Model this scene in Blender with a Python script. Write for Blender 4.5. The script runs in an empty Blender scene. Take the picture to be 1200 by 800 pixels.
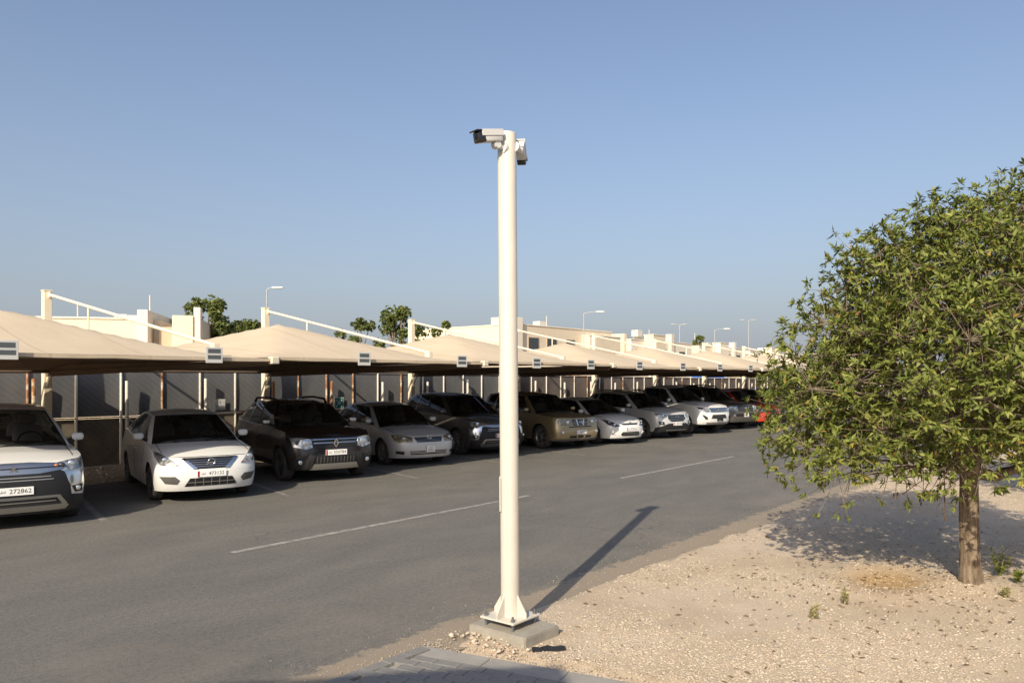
import bpy, bmesh, math, random
import numpy as np
from mathutils import Vector, Matrix, noise as mnoise
R = math.radians
random.seed(7); np.random.seed(7)
SC = bpy.context.scene
COL = SC.collection

# ------------------------------------------------------------------ camera
TH = math.atan(740/900)                     # angle between the view axis and the parking row
cam_d = bpy.data.cameras.new('camera'); cam = bpy.data.objects.new('camera', cam_d); COL.objects.link(cam)
cam_d.sensor_width = 36; cam_d.lens = 27.0; cam_d.shift_y = 43/1200; cam_d.clip_end = 3000; cam_d.clip_start = 0.05
cam.location = (0, 0, 2.1)
cam.rotation_euler = (R(90), 0, math.atan2(-math.cos(TH), math.sin(TH)))
SC.camera = cam

# ------------------------------------------------------------------ world and sun
SUN_AZ = R(19.1); SUN_EL = R(31.4)
travel = Vector((math.cos(SUN_AZ)*math.cos(SUN_EL), math.sin(SUN_AZ)*math.cos(SUN_EL), -math.sin(SUN_EL)))
w = bpy.data.worlds.new('World'); SC.world = w; w.use_nodes = True
nt = w.node_tree; nt.nodes.clear()
out = nt.nodes.new('ShaderNodeOutputWorld'); bg = nt.nodes.new('ShaderNodeBackground'); sky = nt.nodes.new('ShaderNodeTexSky')
sky.sky_type = 'NISHITA'; sky.sun_disc = False; sky.sun_elevation = SUN_EL
sky.sun_rotation = math.atan2(-travel.x, -travel.y)
sky.air_density = 1.0; sky.dust_density = 2.4; sky.ozone_density = 1.9; sky.altitude = 10
bg.inputs['Strength'].default_value = 0.15
# dusty desert haze: the sky fades into an even pale lavender grey towards the whole horizon
tcw = nt.nodes.new('ShaderNodeTexCoord'); sxw = nt.nodes.new('ShaderNodeSeparateXYZ'); nt.links.new(tcw.outputs['Generated'], sxw.inputs[0])
hz = nt.nodes.new('ShaderNodeMath'); hz.operation = 'MULTIPLY'; hz.inputs[1].default_value = -4.6; nt.links.new(sxw.outputs['Z'], hz.inputs[0])
ab = nt.nodes.new('ShaderNodeMath'); ab.operation = 'MINIMUM'; ab.inputs[1].default_value = 0.; nt.links.new(hz.outputs[0], ab.inputs[0])
ex = nt.nodes.new('ShaderNodeMath'); ex.operation = 'EXPONENT'; nt.links.new(ab.outputs[0], ex.inputs[0])
mxw = nt.nodes.new('ShaderNodeMix'); mxw.data_type = 'RGBA'; nt.links.new(ex.outputs[0], mxw.inputs[0]); tn = nt.nodes.new('ShaderNodeMix'); tn.data_type = 'RGBA'; tn.blend_type = 'MULTIPLY'; tn.inputs[0].default_value = 1.; tn.inputs[7].default_value = (1.0, .98, 1.0, 1); nt.links.new(sky.outputs[0], tn.inputs[6]); nt.links.new(tn.outputs[2], mxw.inputs[6]); mxw.inputs[7].default_value = (2.34, 2.54, 2.92, 1)
nt.links.new(mxw.outputs[2], bg.inputs['Color']); nt.links.new(bg.outputs[0], out.inputs['Surface'])
sl = bpy.data.lights.new('sun', 'SUN'); sl.energy = 5.0; sl.angle = R(0.53); sl.color = (1.0, 0.895, 0.715)
so = bpy.data.objects.new('sun', sl); COL.objects.link(so); so.rotation_euler = travel.to_track_quat('-Z', 'Y').to_euler(); so.location = (-20, -8, 20)
SC.view_settings.view_transform = 'Standard'; SC.view_settings.look = 'None'
SC.view_settings.exposure = 0.10; SC.view_settings.gamma = 1.0; SC.view_settings.use_curve_mapping = False

# ------------------------------------------------------------------ materials
def srgb(h):
    if isinstance(h, str):
        v = [int(h[i:i+2], 16)/255 for i in (0, 2, 4)]
        return tuple(((c+.055)/1.055)**2.4 if c > .04045 else c/12.92 for c in v)
    return tuple(h)
MATS = {}
def mat(name, col, rough=.6, metal=0., var=0., scale=6., bump=0., bscale=60., col2=None, coat=0., spec=.5, emit=None, coords='Object', detail=4., bdist=.01):
    if name in MATS: return MATS[name]
    m = bpy.data.materials.new(name); m.use_nodes = True; MATS[name] = m
    n = m.node_tree.nodes; l = m.node_tree.links; b = n['Principled BSDF']
    c = srgb(col); b.inputs['Base Color'].default_value = (*c, 1); b.inputs['Roughness'].default_value = rough
    b.inputs['Metallic'].default_value = metal; b.inputs['Coat Weight'].default_value = coat; b.inputs['Specular IOR Level'].default_value = spec
    b.inputs['Coat Roughness'].default_value = .06
    if var or bump:
        tc = n.new('ShaderNodeTexCoord')
    if var:
        nz = n.new('ShaderNodeTexNoise'); nz.inputs['Scale'].default_value = scale; nz.inputs['Detail'].default_value = detail; nz.inputs['Roughness'].default_value = .65
        l.new(tc.outputs[coords], nz.inputs['Vector'])
        rp = n.new('ShaderNodeValToRGB'); c2 = srgb(col2) if col2 is not None else tuple(x*(1-var) for x in c)
        rp.color_ramp.elements[0].position = .3; rp.color_ramp.elements[1].position = .7
        rp.color_ramp.elements[0].color = (*c2, 1); rp.color_ramp.elements[1].color = (*c, 1)
        l.new(nz.outputs['Fac'], rp.inputs['Fac']); l.new(rp.outputs['Color'], b.inputs['Base Color'])
    if bump:
        nb = n.new('ShaderNodeTexNoise'); nb.inputs['Scale'].default_value = bscale; nb.inputs['Detail'].default_value = 4
        l.new(tc.outputs[coords], nb.inputs['Vector'])
        bp = n.new('ShaderNodeBump'); bp.inputs['Strength'].default_value = bump; bp.inputs['Distance'].default_value = bdist
        l.new(nb.outputs['Fac'], bp.inputs['Height']); l.new(bp.outputs['Normal'], b.inputs['Normal'])
    return m

def mat_nodes(name):
    m = bpy.data.materials.new(name); m.use_nodes = True; MATS[name] = m
    return m, m.node_tree.nodes, m.node_tree.links, m.node_tree.nodes['Principled BSDF']
def ramp(n, stops):
    r = n.new('ShaderNodeValToRGB'); e = r.color_ramp.elements
    while len(e) < len(stops): e.new(.5)
    for el, (p, c) in zip(e, stops): el.position = p; el.color = (*(c if len(c) == 3 else c[:3]), 1)
    return r
def noise_n(n, l, vec, scale, detail=4, rough=.6, dist=0):
    z = n.new('ShaderNodeTexNoise'); z.inputs['Scale'].default_value = scale; z.inputs['Detail'].default_value = detail
    z.inputs['Roughness'].default_value = rough; z.inputs['Distortion'].default_value = dist
    l.new(vec, z.inputs['Vector']); return z.outputs['Fac']
def mixc(n, l, fac, a, b, mode='MIX'):
    x = n.new('ShaderNodeMix'); x.data_type = 'RGBA'; x.blend_type = mode
    for i, v in ((6, a), (7, b)):
        if isinstance(v, tuple): x.inputs[i].default_value = (*v, 1)
        else: l.new(v, x.inputs[i])
    if isinstance(fac, (int, float)): x.inputs[0].default_value = fac
    else: l.new(fac, x.inputs[0])
    return x.outputs[2]
def bump_n(n, l, b, h, strength, dist):
    p = n.new('ShaderNodeBump'); p.inputs['Strength'].default_value = strength; p.inputs['Distance'].default_value = dist
    l.new(h, p.inputs['Height']); l.new(p.outputs['Normal'], b.inputs['Normal'])

def make_asphalt():
    m, n, l, b = mat_nodes('asphalt')
    g = n.new('ShaderNodeNewGeometry'); pos = g.outputs['Position']
    fine = ramp(n, [(.28, (.056, .053, .047)), (.48, (.136, .130, .116)), (.62, (.19, .182, .163)), (.76, (.37, .355, .32))])
    l.new(noise_n(n, l, pos, 95, 3, .8), fine.inputs['Fac'])
    mp = n.new('ShaderNodeMapping'); mp.inputs['Scale'].default_value = (.22, .55, 1); l.new(pos, mp.inputs['Vector'])
    big = ramp(n, [(.32, (.92, .915, .91)), (.5, (1.06, 1.045, 1.025)), (.7, (1.24, 1.21, 1.16))])
    l.new(noise_n(n, l, mp.outputs[0], 2.4, 6, .62, .6), big.inputs['Fac'])
    c1 = mixc(n, l, 1.0, fine.outputs[0], big.outputs[0], 'MULTIPLY')
    sp = ramp(n, [(.3, (.74, .74, .74)), (.5, (1, 1, 1)), (.7, (1.26, 1.25, 1.23))]); l.new(noise_n(n, l, pos, 22, 4, .75), sp.inputs['Fac'])
    c1 = mixc(n, l, 1.0, c1, sp.outputs[0], 'MULTIPLY')
    # dust lying along the gravel edge and in patches
    sx = n.new('ShaderNodeSeparateXYZ'); l.new(pos, sx.inputs[0])
    mr = n.new('ShaderNodeMapRange'); mr.inputs[1].default_value = 6.6; mr.inputs[2].default_value = 4.1; l.new(sx.outputs['Y'], mr.inputs[0])
    dn = ramp(n, [(.38, (0, 0, 0)), (.72, (1, 1, 1))]); l.new(noise_n(n, l, pos, 1.3, 6, .7, .3), dn.inputs['Fac'])
    mu = n.new('ShaderNodeMath'); mu.operation = 'MULTIPLY'; l.new(mr.outputs[0], mu.inputs[0]); l.new(dn.outputs[0], mu.inputs[1])
    mu2 = n.new('ShaderNodeMath'); mu2.operation = 'MULTIPLY'; mu2.inputs[1].default_value = .45; l.new(mu.outputs[0], mu2.inputs[0])
    c2 = mixc(n, l, mu2.outputs[0], c1, (.30, .25, .195))
    mr2 = n.new('ShaderNodeMapRange'); mr2.inputs[1].default_value = 4.95; mr2.inputs[2].default_value = 4.30; l.new(sx.outputs['Y'], mr2.inputs[0])
    ae = n.new('ShaderNodeMath'); ae.operation = 'MULTIPLY_ADD'; ae.inputs[1].default_value = .9; l.new(noise_n(n, l, pos, 5, 6, .75), ae.inputs[0]); l.new(mr2.outputs[0], ae.inputs[2])
    er = ramp(n, [(.93, (0, 0, 0)), (1.4, (.8, .8, .8))]); l.new(ae.outputs[0], er.inputs['Fac'])
    c2 = mixc(n, l, er.outputs[0], c2, (.33, .265, .19))
    dp = ramp(n, [(.56, (0, 0, 0)), (.74, (.55, .55, .55))]); l.new(noise_n(n, l, pos, .55, 7, .72, .5), dp.inputs['Fac'])
    c3 = mixc(n, l, dp.outputs[0], c2, (.215, .19, .155))
    # oil stains in the bays
    st = ramp(n, [(.66, (0, 0, 0)), (.78, (.22, .22, .22))]); l.new(noise_n(n, l, pos, .9, 3, .5), st.inputs['Fac'])
    c4 = mixc(n, l, st.outputs[0], c3, (.052, .049, .046))
    # hairline cracks
    vo = n.new('ShaderNodeTexVoronoi'); vo.feature = 'DISTANCE_TO_EDGE'; vo.inputs['Scale'].default_value = .33
    wv = n.new('ShaderNodeTexNoise'); wv.inputs['Scale'].default_value = 1.6; wv.inputs['Detail'].default_value = 5; l.new(pos, wv.inputs['Vector'])
    va = n.new('ShaderNodeVectorMath'); va.operation = 'ADD'; l.new(pos, va.inputs[0]); l.new(wv.outputs['Color'], va.inputs[1]); l.new(va.outputs[0], vo.inputs['Vector'])
    cr = ramp(n, [(.0015, (1, 1, 1)), (.004, (0, 0, 0))]); l.new(vo.outputs['Distance'], cr.inputs['Fac'])
    ck = ramp(n, [(.52, (0, 0, 0)), (.6, (.55, .55, .55))]); l.new(noise_n(n, l, pos, .25, 2), ck.inputs['Fac'])
    mk = n.new('ShaderNodeMath'); mk.operation = 'MULTIPLY'; l.new(cr.outputs[0], mk.inputs[0]); l.new(ck.outputs[0], mk.inputs[1])
    c5 = mixc(n, l, mk.outputs[0], c4, (.035, .033, .03))
    l.new(c5, b.inputs['Base Color']); b.inputs['Roughness'].default_value = .88; b.inputs['Specular IOR Level'].default_value = .35
    bump_n(n, l, b, noise_n(n, l, pos, 110, 3, .8), .55, .006)
make_asphalt()

def make_sand(name, a, bcol, pebble):
    m, n, l, b = mat_nodes(name)
    g = n.new('ShaderNodeNewGeometry'); pos = g.outputs['Position']
    r1 = ramp(n, [(.3, a), (.7, bcol)]); l.new(noise_n(n, l, pos, 1.1, 7, .65, .4), r1.inputs['Fac'])
    r2 = ramp(n, [(.3, (.62, .6, .58)), (.5, (1, 1, 1)), (.72, (1.22, 1.2, 1.17))]); l.new(noise_n(n, l, pos, 45, 5, .75), r2.inputs['Fac'])
    c = mixc(n, l, 1., r1.outputs[0], r2.outputs[0], 'MULTIPLY')
    l.new(c, b.inputs['Base Color']); b.inputs['Roughness'].default_value = .95; b.inputs['Specular IOR Level'].default_value = .2
    bump_n(n, l, b, noise_n(n, l, pos, 38, 6, .8), pebble, .03)
make_sand('sand', (.36, .27, .175), (.47, .375, .265), .5)


def make_verge():
    m, n, l, b = mat_nodes('gravel_ground')
    g = n.new('ShaderNodeNewGeometry'); pos = g.outputs['Position']
    r1 = ramp(n, [(.3, (.50, .395, .28)), (.7, (.615, .51, .39))]); l.new(noise_n(n, l, pos, .9, 7, .65, .4), r1.inputs['Fac'])
    r2 = ramp(n, [(.25, (.60, .57, .54)), (.45, (.96, .95, .94)), (.7, (1.12, 1.11, 1.10))]); l.new(noise_n(n, l, pos, 60, 5, .8), r2.inputs['Fac'])
    c = mixc(n, l, 1., r1.outputs[0], r2.outputs[0], 'MULTIPLY')
    # reddish bare soil in a dried-up hollow with a ragged rim
    mp = n.new('ShaderNodeMapping'); mp.vector_type = 'POINT'; mp.inputs['Location'].default_value = (-8.6/1.15, -2.05/.8, 0); mp.inputs['Scale'].default_value = (1/1.15, 1/.8, 0); l.new(pos, mp.inputs['Vector'])
    ln = n.new('ShaderNodeVectorMath'); ln.operation = 'LENGTH'; l.new(mp.outputs[0], ln.inputs[0])
    ns = noise_n(n, l, pos, 6, 5, .7); ad = n.new('ShaderNodeMath'); ad.operation = 'MULTIPLY_ADD'; ad.inputs[1].default_value = .45; l.new(ns, ad.inputs[0]); l.new(ln.outputs['Value'], ad.inputs[2])
    r3 = ramp(n, [(.50, (1, 1, 1)), (.62, (.5, .5, .5)), (.95, (0, 0, 0))]); l.new(ad.outputs[0], r3.inputs['Fac'])
    c2 = mixc(n, l, r3.outputs[0], c, (.47, .31, .15))
    l.new(c2, b.inputs['Base Color']); b.inputs['Roughness'].default_value = .95; b.inputs['Specular IOR Level'].default_value = .2
    bump_n(n, l, b, noise_n(n, l, pos, 55, 6, .8), .6, .018)
make_verge()
def make_stone():
    m, n, l, b = mat_nodes('stone')
    g = n.new('ShaderNodeNewGeometry')
    r = ramp(n, [(0, (.40, .315, .225)), (.3, (.50, .405, .30)), (.7, (.57, .475, .365)), (.96, (.64, .57, .47)), (1, (.25, .20, .16))])
    l.new(g.outputs['Random Per Island'], r.inputs['Fac']); l.new(r.outputs[0], b.inputs['Base Color']); b.inputs['Roughness'].default_value = .9
    b.inputs['Specular IOR Level'].default_value = .25
make_stone()
def make_leaf(name, stops, trans=.25):
    m, n, l, b = mat_nodes(name)
    g = n.new('ShaderNodeNewGeometry')
    r = ramp(n, stops); l.new(g.outputs['Random Per Island'], r.inputs['Fac']); l.new(r.outputs[0], b.inputs['Base Color'])
    b.inputs['Roughness'].default_value = .55; b.inputs['Specular IOR Level'].default_value = .35
    t = n.new('ShaderNodeBsdfTranslucent'); l.new(r.outputs[0], t.inputs['Color'])
    mx = n.new('ShaderNodeMixShader'); mx.inputs[0].default_value = trans
    l.new(b.outputs[0], mx.inputs[1]); l.new(t.outputs[0], mx.inputs[2]); l.new(mx.outputs[0], n['Material Output'].inputs['Surface'])
make_leaf('leaf_near', [(0, (.088, .12, .022)), (.4, (.168, .20, .038)), (.8, (.245, .265, .062)), (.955, (.31, .32, .08)), (.985, (.34, .22, .04)), (1, (.25, .12, .04))])
make_leaf('leaf_far', [(0, (.09, .12, .028)), (.5, (.15, .18, .045)), (1, (.22, .245, .07))])
make_leaf('leaf_dry', [(0, (.36, .32, .15)), (1, (.52, .46, .26))])

def make_bark():
    m, n, l, b = mat_nodes('bark')
    tc = n.new('ShaderNodeTexCoord'); mp = n.new('ShaderNodeMapping'); mp.inputs['Scale'].default_value = (1, 1, .13); l.new(tc.outputs['Object'], mp.inputs['Vector'])
    f = noise_n(n, l, mp.outputs[0], 34, 6, .7, .6); r = ramp(n, [(.32, (.085, .058, .038)), (.5, (.26, .20, .14)), (.72, (.42, .345, .26))]); l.new(f, r.inputs['Fac'])
    g = ramp(n, [(.35, (.62, .55, .48)), (.65, (1.05, 1.05, 1.05))]); l.new(noise_n(n, l, tc.outputs['Object'], 5, 5, .6), g.inputs['Fac'])
    l.new(mixc(n, l, 1., r.outputs[0], g.outputs[0], 'MULTIPLY'), b.inputs['Base Color']); b.inputs['Roughness'].default_value = .95
    bump_n(n, l, b, f, 1., .03)
make_bark()
def make_fabric():
    m, n, l, b = mat_nodes('shade_fabric')
    g = n.new('ShaderNodeNewGeometry'); pos = g.outputs['Position']
    r1 = ramp(n, [(.3, (.59, .48, .345)), (.7, (.63, .52, .38))]); l.new(noise_n(n, l, pos, .7, 6, .6), r1.inputs['Fac'])
    sx = n.new('ShaderNodeSeparateXYZ'); l.new(pos, sx.inputs[0]); wr = n.new('ShaderNodeMath'); wr.operation = 'PINGPONG'; wr.inputs[1].default_value = .7; l.new(sx.outputs['X'], wr.inputs[0])
    sr = ramp(n, [(0, (.87, .86, .85)), (.018, (.88, .87, .86)), (.028, (1, 1, 1))]); l.new(wr.outputs[0], sr.inputs['Fac'])
    dm = n.new('ShaderNodeMapping'); dm.inputs['Scale'].default_value = (2.2, .35, .35); l.new(pos, dm.inputs['Vector'])
    dr = ramp(n, [(.35, (.94, .935, .925)), (.6, (1, 1, 1))]); l.new(noise_n(n, l, dm.outputs[0], 1.6, 6, .7, .3), dr.inputs['Fac'])
    cc = mixc(n, l, 1., mixc(n, l, 1., r1.outputs[0], sr.outputs[0], 'MULTIPLY'), dr.outputs[0], 'MULTIPLY')
    l.new(cc, b.inputs['Base Color']); b.inputs['Roughness'].default_value = .9; b.inputs['Specular IOR Level'].default_value = .1
    t = n.new('ShaderNodeBsdfTranslucent'); t.inputs['Color'].default_value = (.40, .20, .09, 1)
    mx = n.new('ShaderNodeMixShader'); mx.inputs[0].default_value = .025
    l.new(b.outputs[0], mx.inputs[1]); l.new(t.outputs[0], mx.inputs[2]); l.new(mx.outputs[0], n['Material Output'].inputs['Surface'])
    bump_n(n, l, b, noise_n(n, l, pos, 2.2, 3, .5), .25, .05)
make_fabric()
mat('painted_shade', (.17, .118, .078), .95, var=.25, scale=1.2)  # canopy underside, tubes and arms: shade put into one dark brown colour
def make_shadecloth(name, base, dust):
    m, n, l, b = mat_nodes(name)
    g = n.new('ShaderNodeNewGeometry'); pos = g.outputs['Position']
    wv = n.new('ShaderNodeTexWave'); wv.wave_type = 'BANDS'; wv.bands_direction = 'DIAGONAL'; wv.inputs['Scale'].default_value = 3.4; wv.inputs['Distortion'].default_value = .35
    mp = n.new('ShaderNodeMapping'); mp.inputs['Scale'].default_value = (1, 0, 1.25); l.new(pos, mp.inputs['Vector']); l.new(mp.outputs[0], wv.inputs['Vector'])
    r0 = ramp(n, [(0, tuple(x*.93 for x in base)), (1, tuple(x*1.06 for x in base))]); l.new(wv.outputs['Fac'], r0.inputs['Fac'])
    dr = ramp(n, [(.42, (0, 0, 0)), (.78, (.85, .85, .85))]); l.new(noise_n(n, l, pos, 1.9, 6, .7, .3), dr.inputs['Fac'])
    c = mixc(n, l, dr.outputs[0], r0.outputs[0], dust)
    l.new(c, b.inputs['Base Color']); b.inputs['Roughness'].default_value = .9; b.inputs['Specular IOR Level'].default_value = .2
    bump_n(n, l, b, wv.outputs['Fac'], .4, .01)
make_shadecloth('cloth_dark', (.145, .146, .15), (.19, .182, .172))
make_shadecloth('cloth_dusty', (.17, .145, .115), (.32, .26, .19))
make_shadecloth('cloth_mauve', (.15, .125, .115), (.21, .175, .15))
make_shadecloth('cloth_mauve_low', (.15, .125, .10), (.25, .20, .15))

def make_rusty(name, paint, amount):
    m, n, l, b = mat_nodes(name)
    g = n.new('ShaderNodeNewGeometry'); pos = g.outputs['Position']
    r = ramp(n, [(amount-.06, paint), (amount+.04, (.32, .14, .05)), (min(1, amount+.3), (.20, .075, .03))])
    l.new(noise_n(n, l, pos, 3.5, 6, .7), r.inputs['Fac']); l.new(r.outputs[0], b.inputs['Base Color']); b.inputs['Roughness'].default_value = .7
make_rusty('pipe_white', (.74, .69, .60), .70)
make_rusty('pipe_grey', (.62, .58, .51), .64)
make_rusty('pipe_rust', (.64, .54, .42), .47)

def make_paint(name, col, metal=0., rough=.32, dust=.35, dustcol=(.36, .30, .235)):
    m, n, l, b = mat_nodes(name)
    tc = n.new('ShaderNodeTexCoord'); o = tc.outputs['Object']; c0 = srgb(col)
    sx = n.new('ShaderNodeSeparateXYZ'); l.new(o, sx.inputs[0])
    mr = n.new('ShaderNodeMapRange'); mr.inputs[1].default_value = .75; mr.inputs[2].default_value = .15; mr.inputs[3].default_value = .25; mr.inputs[4].default_value = 1.; l.new(sx.outputs['Z'], mr.inputs[0])
    nn = ramp(n, [(.3, (.25, .25, .25)), (.7, (1, 1, 1))]); l.new(noise_n(n, l, o, 2.6, 6, .65), nn.inputs['Fac'])
    mu = n.new('ShaderNodeMath'); mu.operation = 'MULTIPLY'; l.new(mr.outputs[0], mu.inputs[0]); l.new(nn.outputs[0], mu.inputs[1])
    mu2 = n.new('ShaderNodeMath'); mu2.operation = 'MULTIPLY'; mu2.inputs[1].default_value = dust; l.new(mu.outputs[0], mu2.inputs[0])
    c = mixc(n, l, mu2.outputs[0], c0, dustcol); l.new(c, b.inputs['Base Color'])
    b.inputs['Metallic'].default_value = metal; b.inputs['Roughness'].default_value = rough
    b.inputs['Coat Weight'].default_value = .6; b.inputs['Coat Roughness'].default_value = .12
    return m
make_paint('paint_white', (.77, .76, .73), dust=.3); make_paint('paint_white_b', (.81, .80, .765), dust=.2)
make_paint('paint_silver', (.68, .67, .645), .25, .38, .3); make_paint('paint_maroon', (.013, .007, .0065), .2, .25, .16)
make_paint('paint_greybrown', (.145, .132, .118), .55, .33, .3); make_paint('paint_gold', (.40, .31, .17), .55, .36, .25)
make_paint('paint_bluegrey', (.60, .60, .58), .15, .35, .3); make_paint('paint_olive', (.105, .10, .085), .5, .35, .3)
make_paint('paint_red', (.62, .045, .018), 0, .3, .12); make_paint('paint_teal', (.03, .10, .13), .3, .3, .2); make_paint('paint_black', (.02, .02, .022), .2, .28, .25)
def make_glass():
    m, n, l, b = mat_nodes('car_glass')
    t = n.new('ShaderNodeBsdfTransparent'); t.inputs['Color'].default_value = (.74, .78, .76, 1)
    gl = n.new('ShaderNodeBsdfGlossy'); gl.inputs['Roughness'].default_value = .04; gl.inputs['Color'].default_value = (.9, .92, .95, 1)
    df = n.new('ShaderNodeBsdfDiffuse'); df.inputs['Color'].default_value = (.25, .21, .165, 1)
    fr = n.new('ShaderNodeFresnel'); fr.inputs['IOR'].default_value = 1.45
    mx = n.new('ShaderNodeMixShader'); l.new(fr.outputs[0], mx.inputs[0]); l.new(t.outputs[0], mx.inputs[1]); l.new(gl.outputs[0], mx.inputs[2])
    tc = n.new('ShaderNodeTexCoord'); dr = ramp(n, [(.35, (.015, .015, .015)), (.75, (.055, .055, .055))]); l.new(noise_n(n, l, tc.outputs['Object'], 3., 5, .6), dr.inputs['Fac'])
    m2 = n.new('ShaderNodeMixShader'); l.new(dr.outputs[0], m2.inputs[0]); l.new(mx.outputs[0], m2.inputs[1]); l.new(df.outputs[0], m2.inputs[2])
    l.new(m2.outputs[0], n['Material Output'].inputs['Surface'])
make_glass()
def make_lens(name, tint, refl):
    m, n, l, b = mat_nodes(name)
    b.inputs['Base Color'].default_value = (*tint, 1); b.inputs['Roughness'].default_value = .22; b.inputs['Metallic'].default_value = refl
    b.inputs['Coat Weight'].default_value = 1.; b.inputs['Coat Roughness'].default_value = .03
    tc = n.new('ShaderNodeTexCoord'); r = ramp(n, [(.35, tuple(x*.3 for x in tint)), (.65, tint)])
    l.new(noise_n(n, l, tc.outputs['Object'], 16, 2, .5), r.inputs['Fac']); l.new(r.outputs[0], b.inputs['Base Color'])
make_lens('lamp_clear', (.62, .63, .62), .55); make_lens('lamp_dark', (.16, .165, .17), .5); make_lens('lamp_yellowed', (.42, .36, .22), .25)
mat('lamp_projector', (.85, .86, .86), .12, .9); mat('lamp_amber', (.55, .16, .03), .25, coat=1)
mat('chrome', (.78, .78, .77), .16, 1.); mat('chrome_satin', (.55, .545, .53), .32, 1.); mat('black_plastic', (.022, .022, .022), .55, var=.3, scale=9)
mat('grey_plastic', (.075, .072, .068), .62, var=.3, scale=9, col2=(.11, .10, .085)); mat('grille_black', (.012, .012, .013), .5)
mat('interior', (.045, .042, .04), .85); mat('seat_cloth', (.22, .21, .195), .9); mat('seat_tan', (.30, .25, .19), .9)
mat('rubber', (.035, .033, .031), .85, var=.4, scale=7, col2=(.085, .072, .058)); mat('rim_alloy', (.40, .39, .375), .38, .8); mat('rim_dark', (.10, .097, .092), .5, .6); mat('hub_dark', (.03, .03, .03), .7)
mat('plate_white', (.82, .81, .78), .4); mat('plate_maroon', (.30, .035, .05), .5); mat('plate_ink', (.03, .028, .028), .6)
mat('silver_trim', (.42, .40, .37), .4, .7)
mat('cream_paint', (.80, .70, .53), .55, var=.06, scale=2.5); mat('pole_paint', (.64, .59, .50), .42, var=.10, scale=4.0, detail=9)
mat('cctv_white', (.66, .645, .61), .4); mat('cctv_black', (.015, .015, .017), .18, coat=.5); mat('galv', (.30, .30, .30), .45, .8, var=.3, scale=30)
mat('concrete', (.37, .335, .275), .9, var=.25, scale=7, bump=.5, bscale=50, detail=8); mat('paver', (.27, .255, .235), .9, var=.3, scale=5, bump=.4, bscale=90, detail=8, coords='Generated')
mat('kerb_concrete', (.36, .335, .295), .9, var=.25, scale=4, bump=.4, bscale=70, detail=8)
mat('line_paint', (.46, .43, .38), .8, var=.6, scale=9, col2=(.15, .14, .125), detail=8, coords='Object')
mat('line_paint_worn', (.34, .315, .275), .85, var=.7, scale=7, col2=(.115, .106, .095), detail=8)
mat('pod', (.09, .065, .045), .9); mat('twig', (.24, .185, .13), .9, var=.4, scale=10)
mat('cracked_soil', (.47, .325, .16), .95, var=.3, scale=8, bump=.5, bscale=30)
mat('wall_cream', (.78, .67, .50), .9, var=.10, scale=.6, detail=8); mat('wall_white', (.82, .745, .61), .9, var=.08, scale=.6, detail=8); mat('wall_tan', (.58, .46, .32), .9, var=.1, scale=.8)
mat('window_dark', (.04, .045, .05), .15, coat=.6); mat('tank_white', (.62, .58, .50), .5); mat('awning_blue', (.035, .16, .50), .6)
mat('sign_face', (.50, .50, .48), .5); mat('sign_ink', (.075, .085, .09), .5); mat('sign_white', (.74, .73, .69), .5); mat('sign_green', (.03, .24, .20), .5)
mat('lamp_grey', (.45, .45, .44), .5, .3); mat('lamp_white', (.75, .75, .73), .4); mat('debris_black', (.02, .02, .02), .5)

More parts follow.
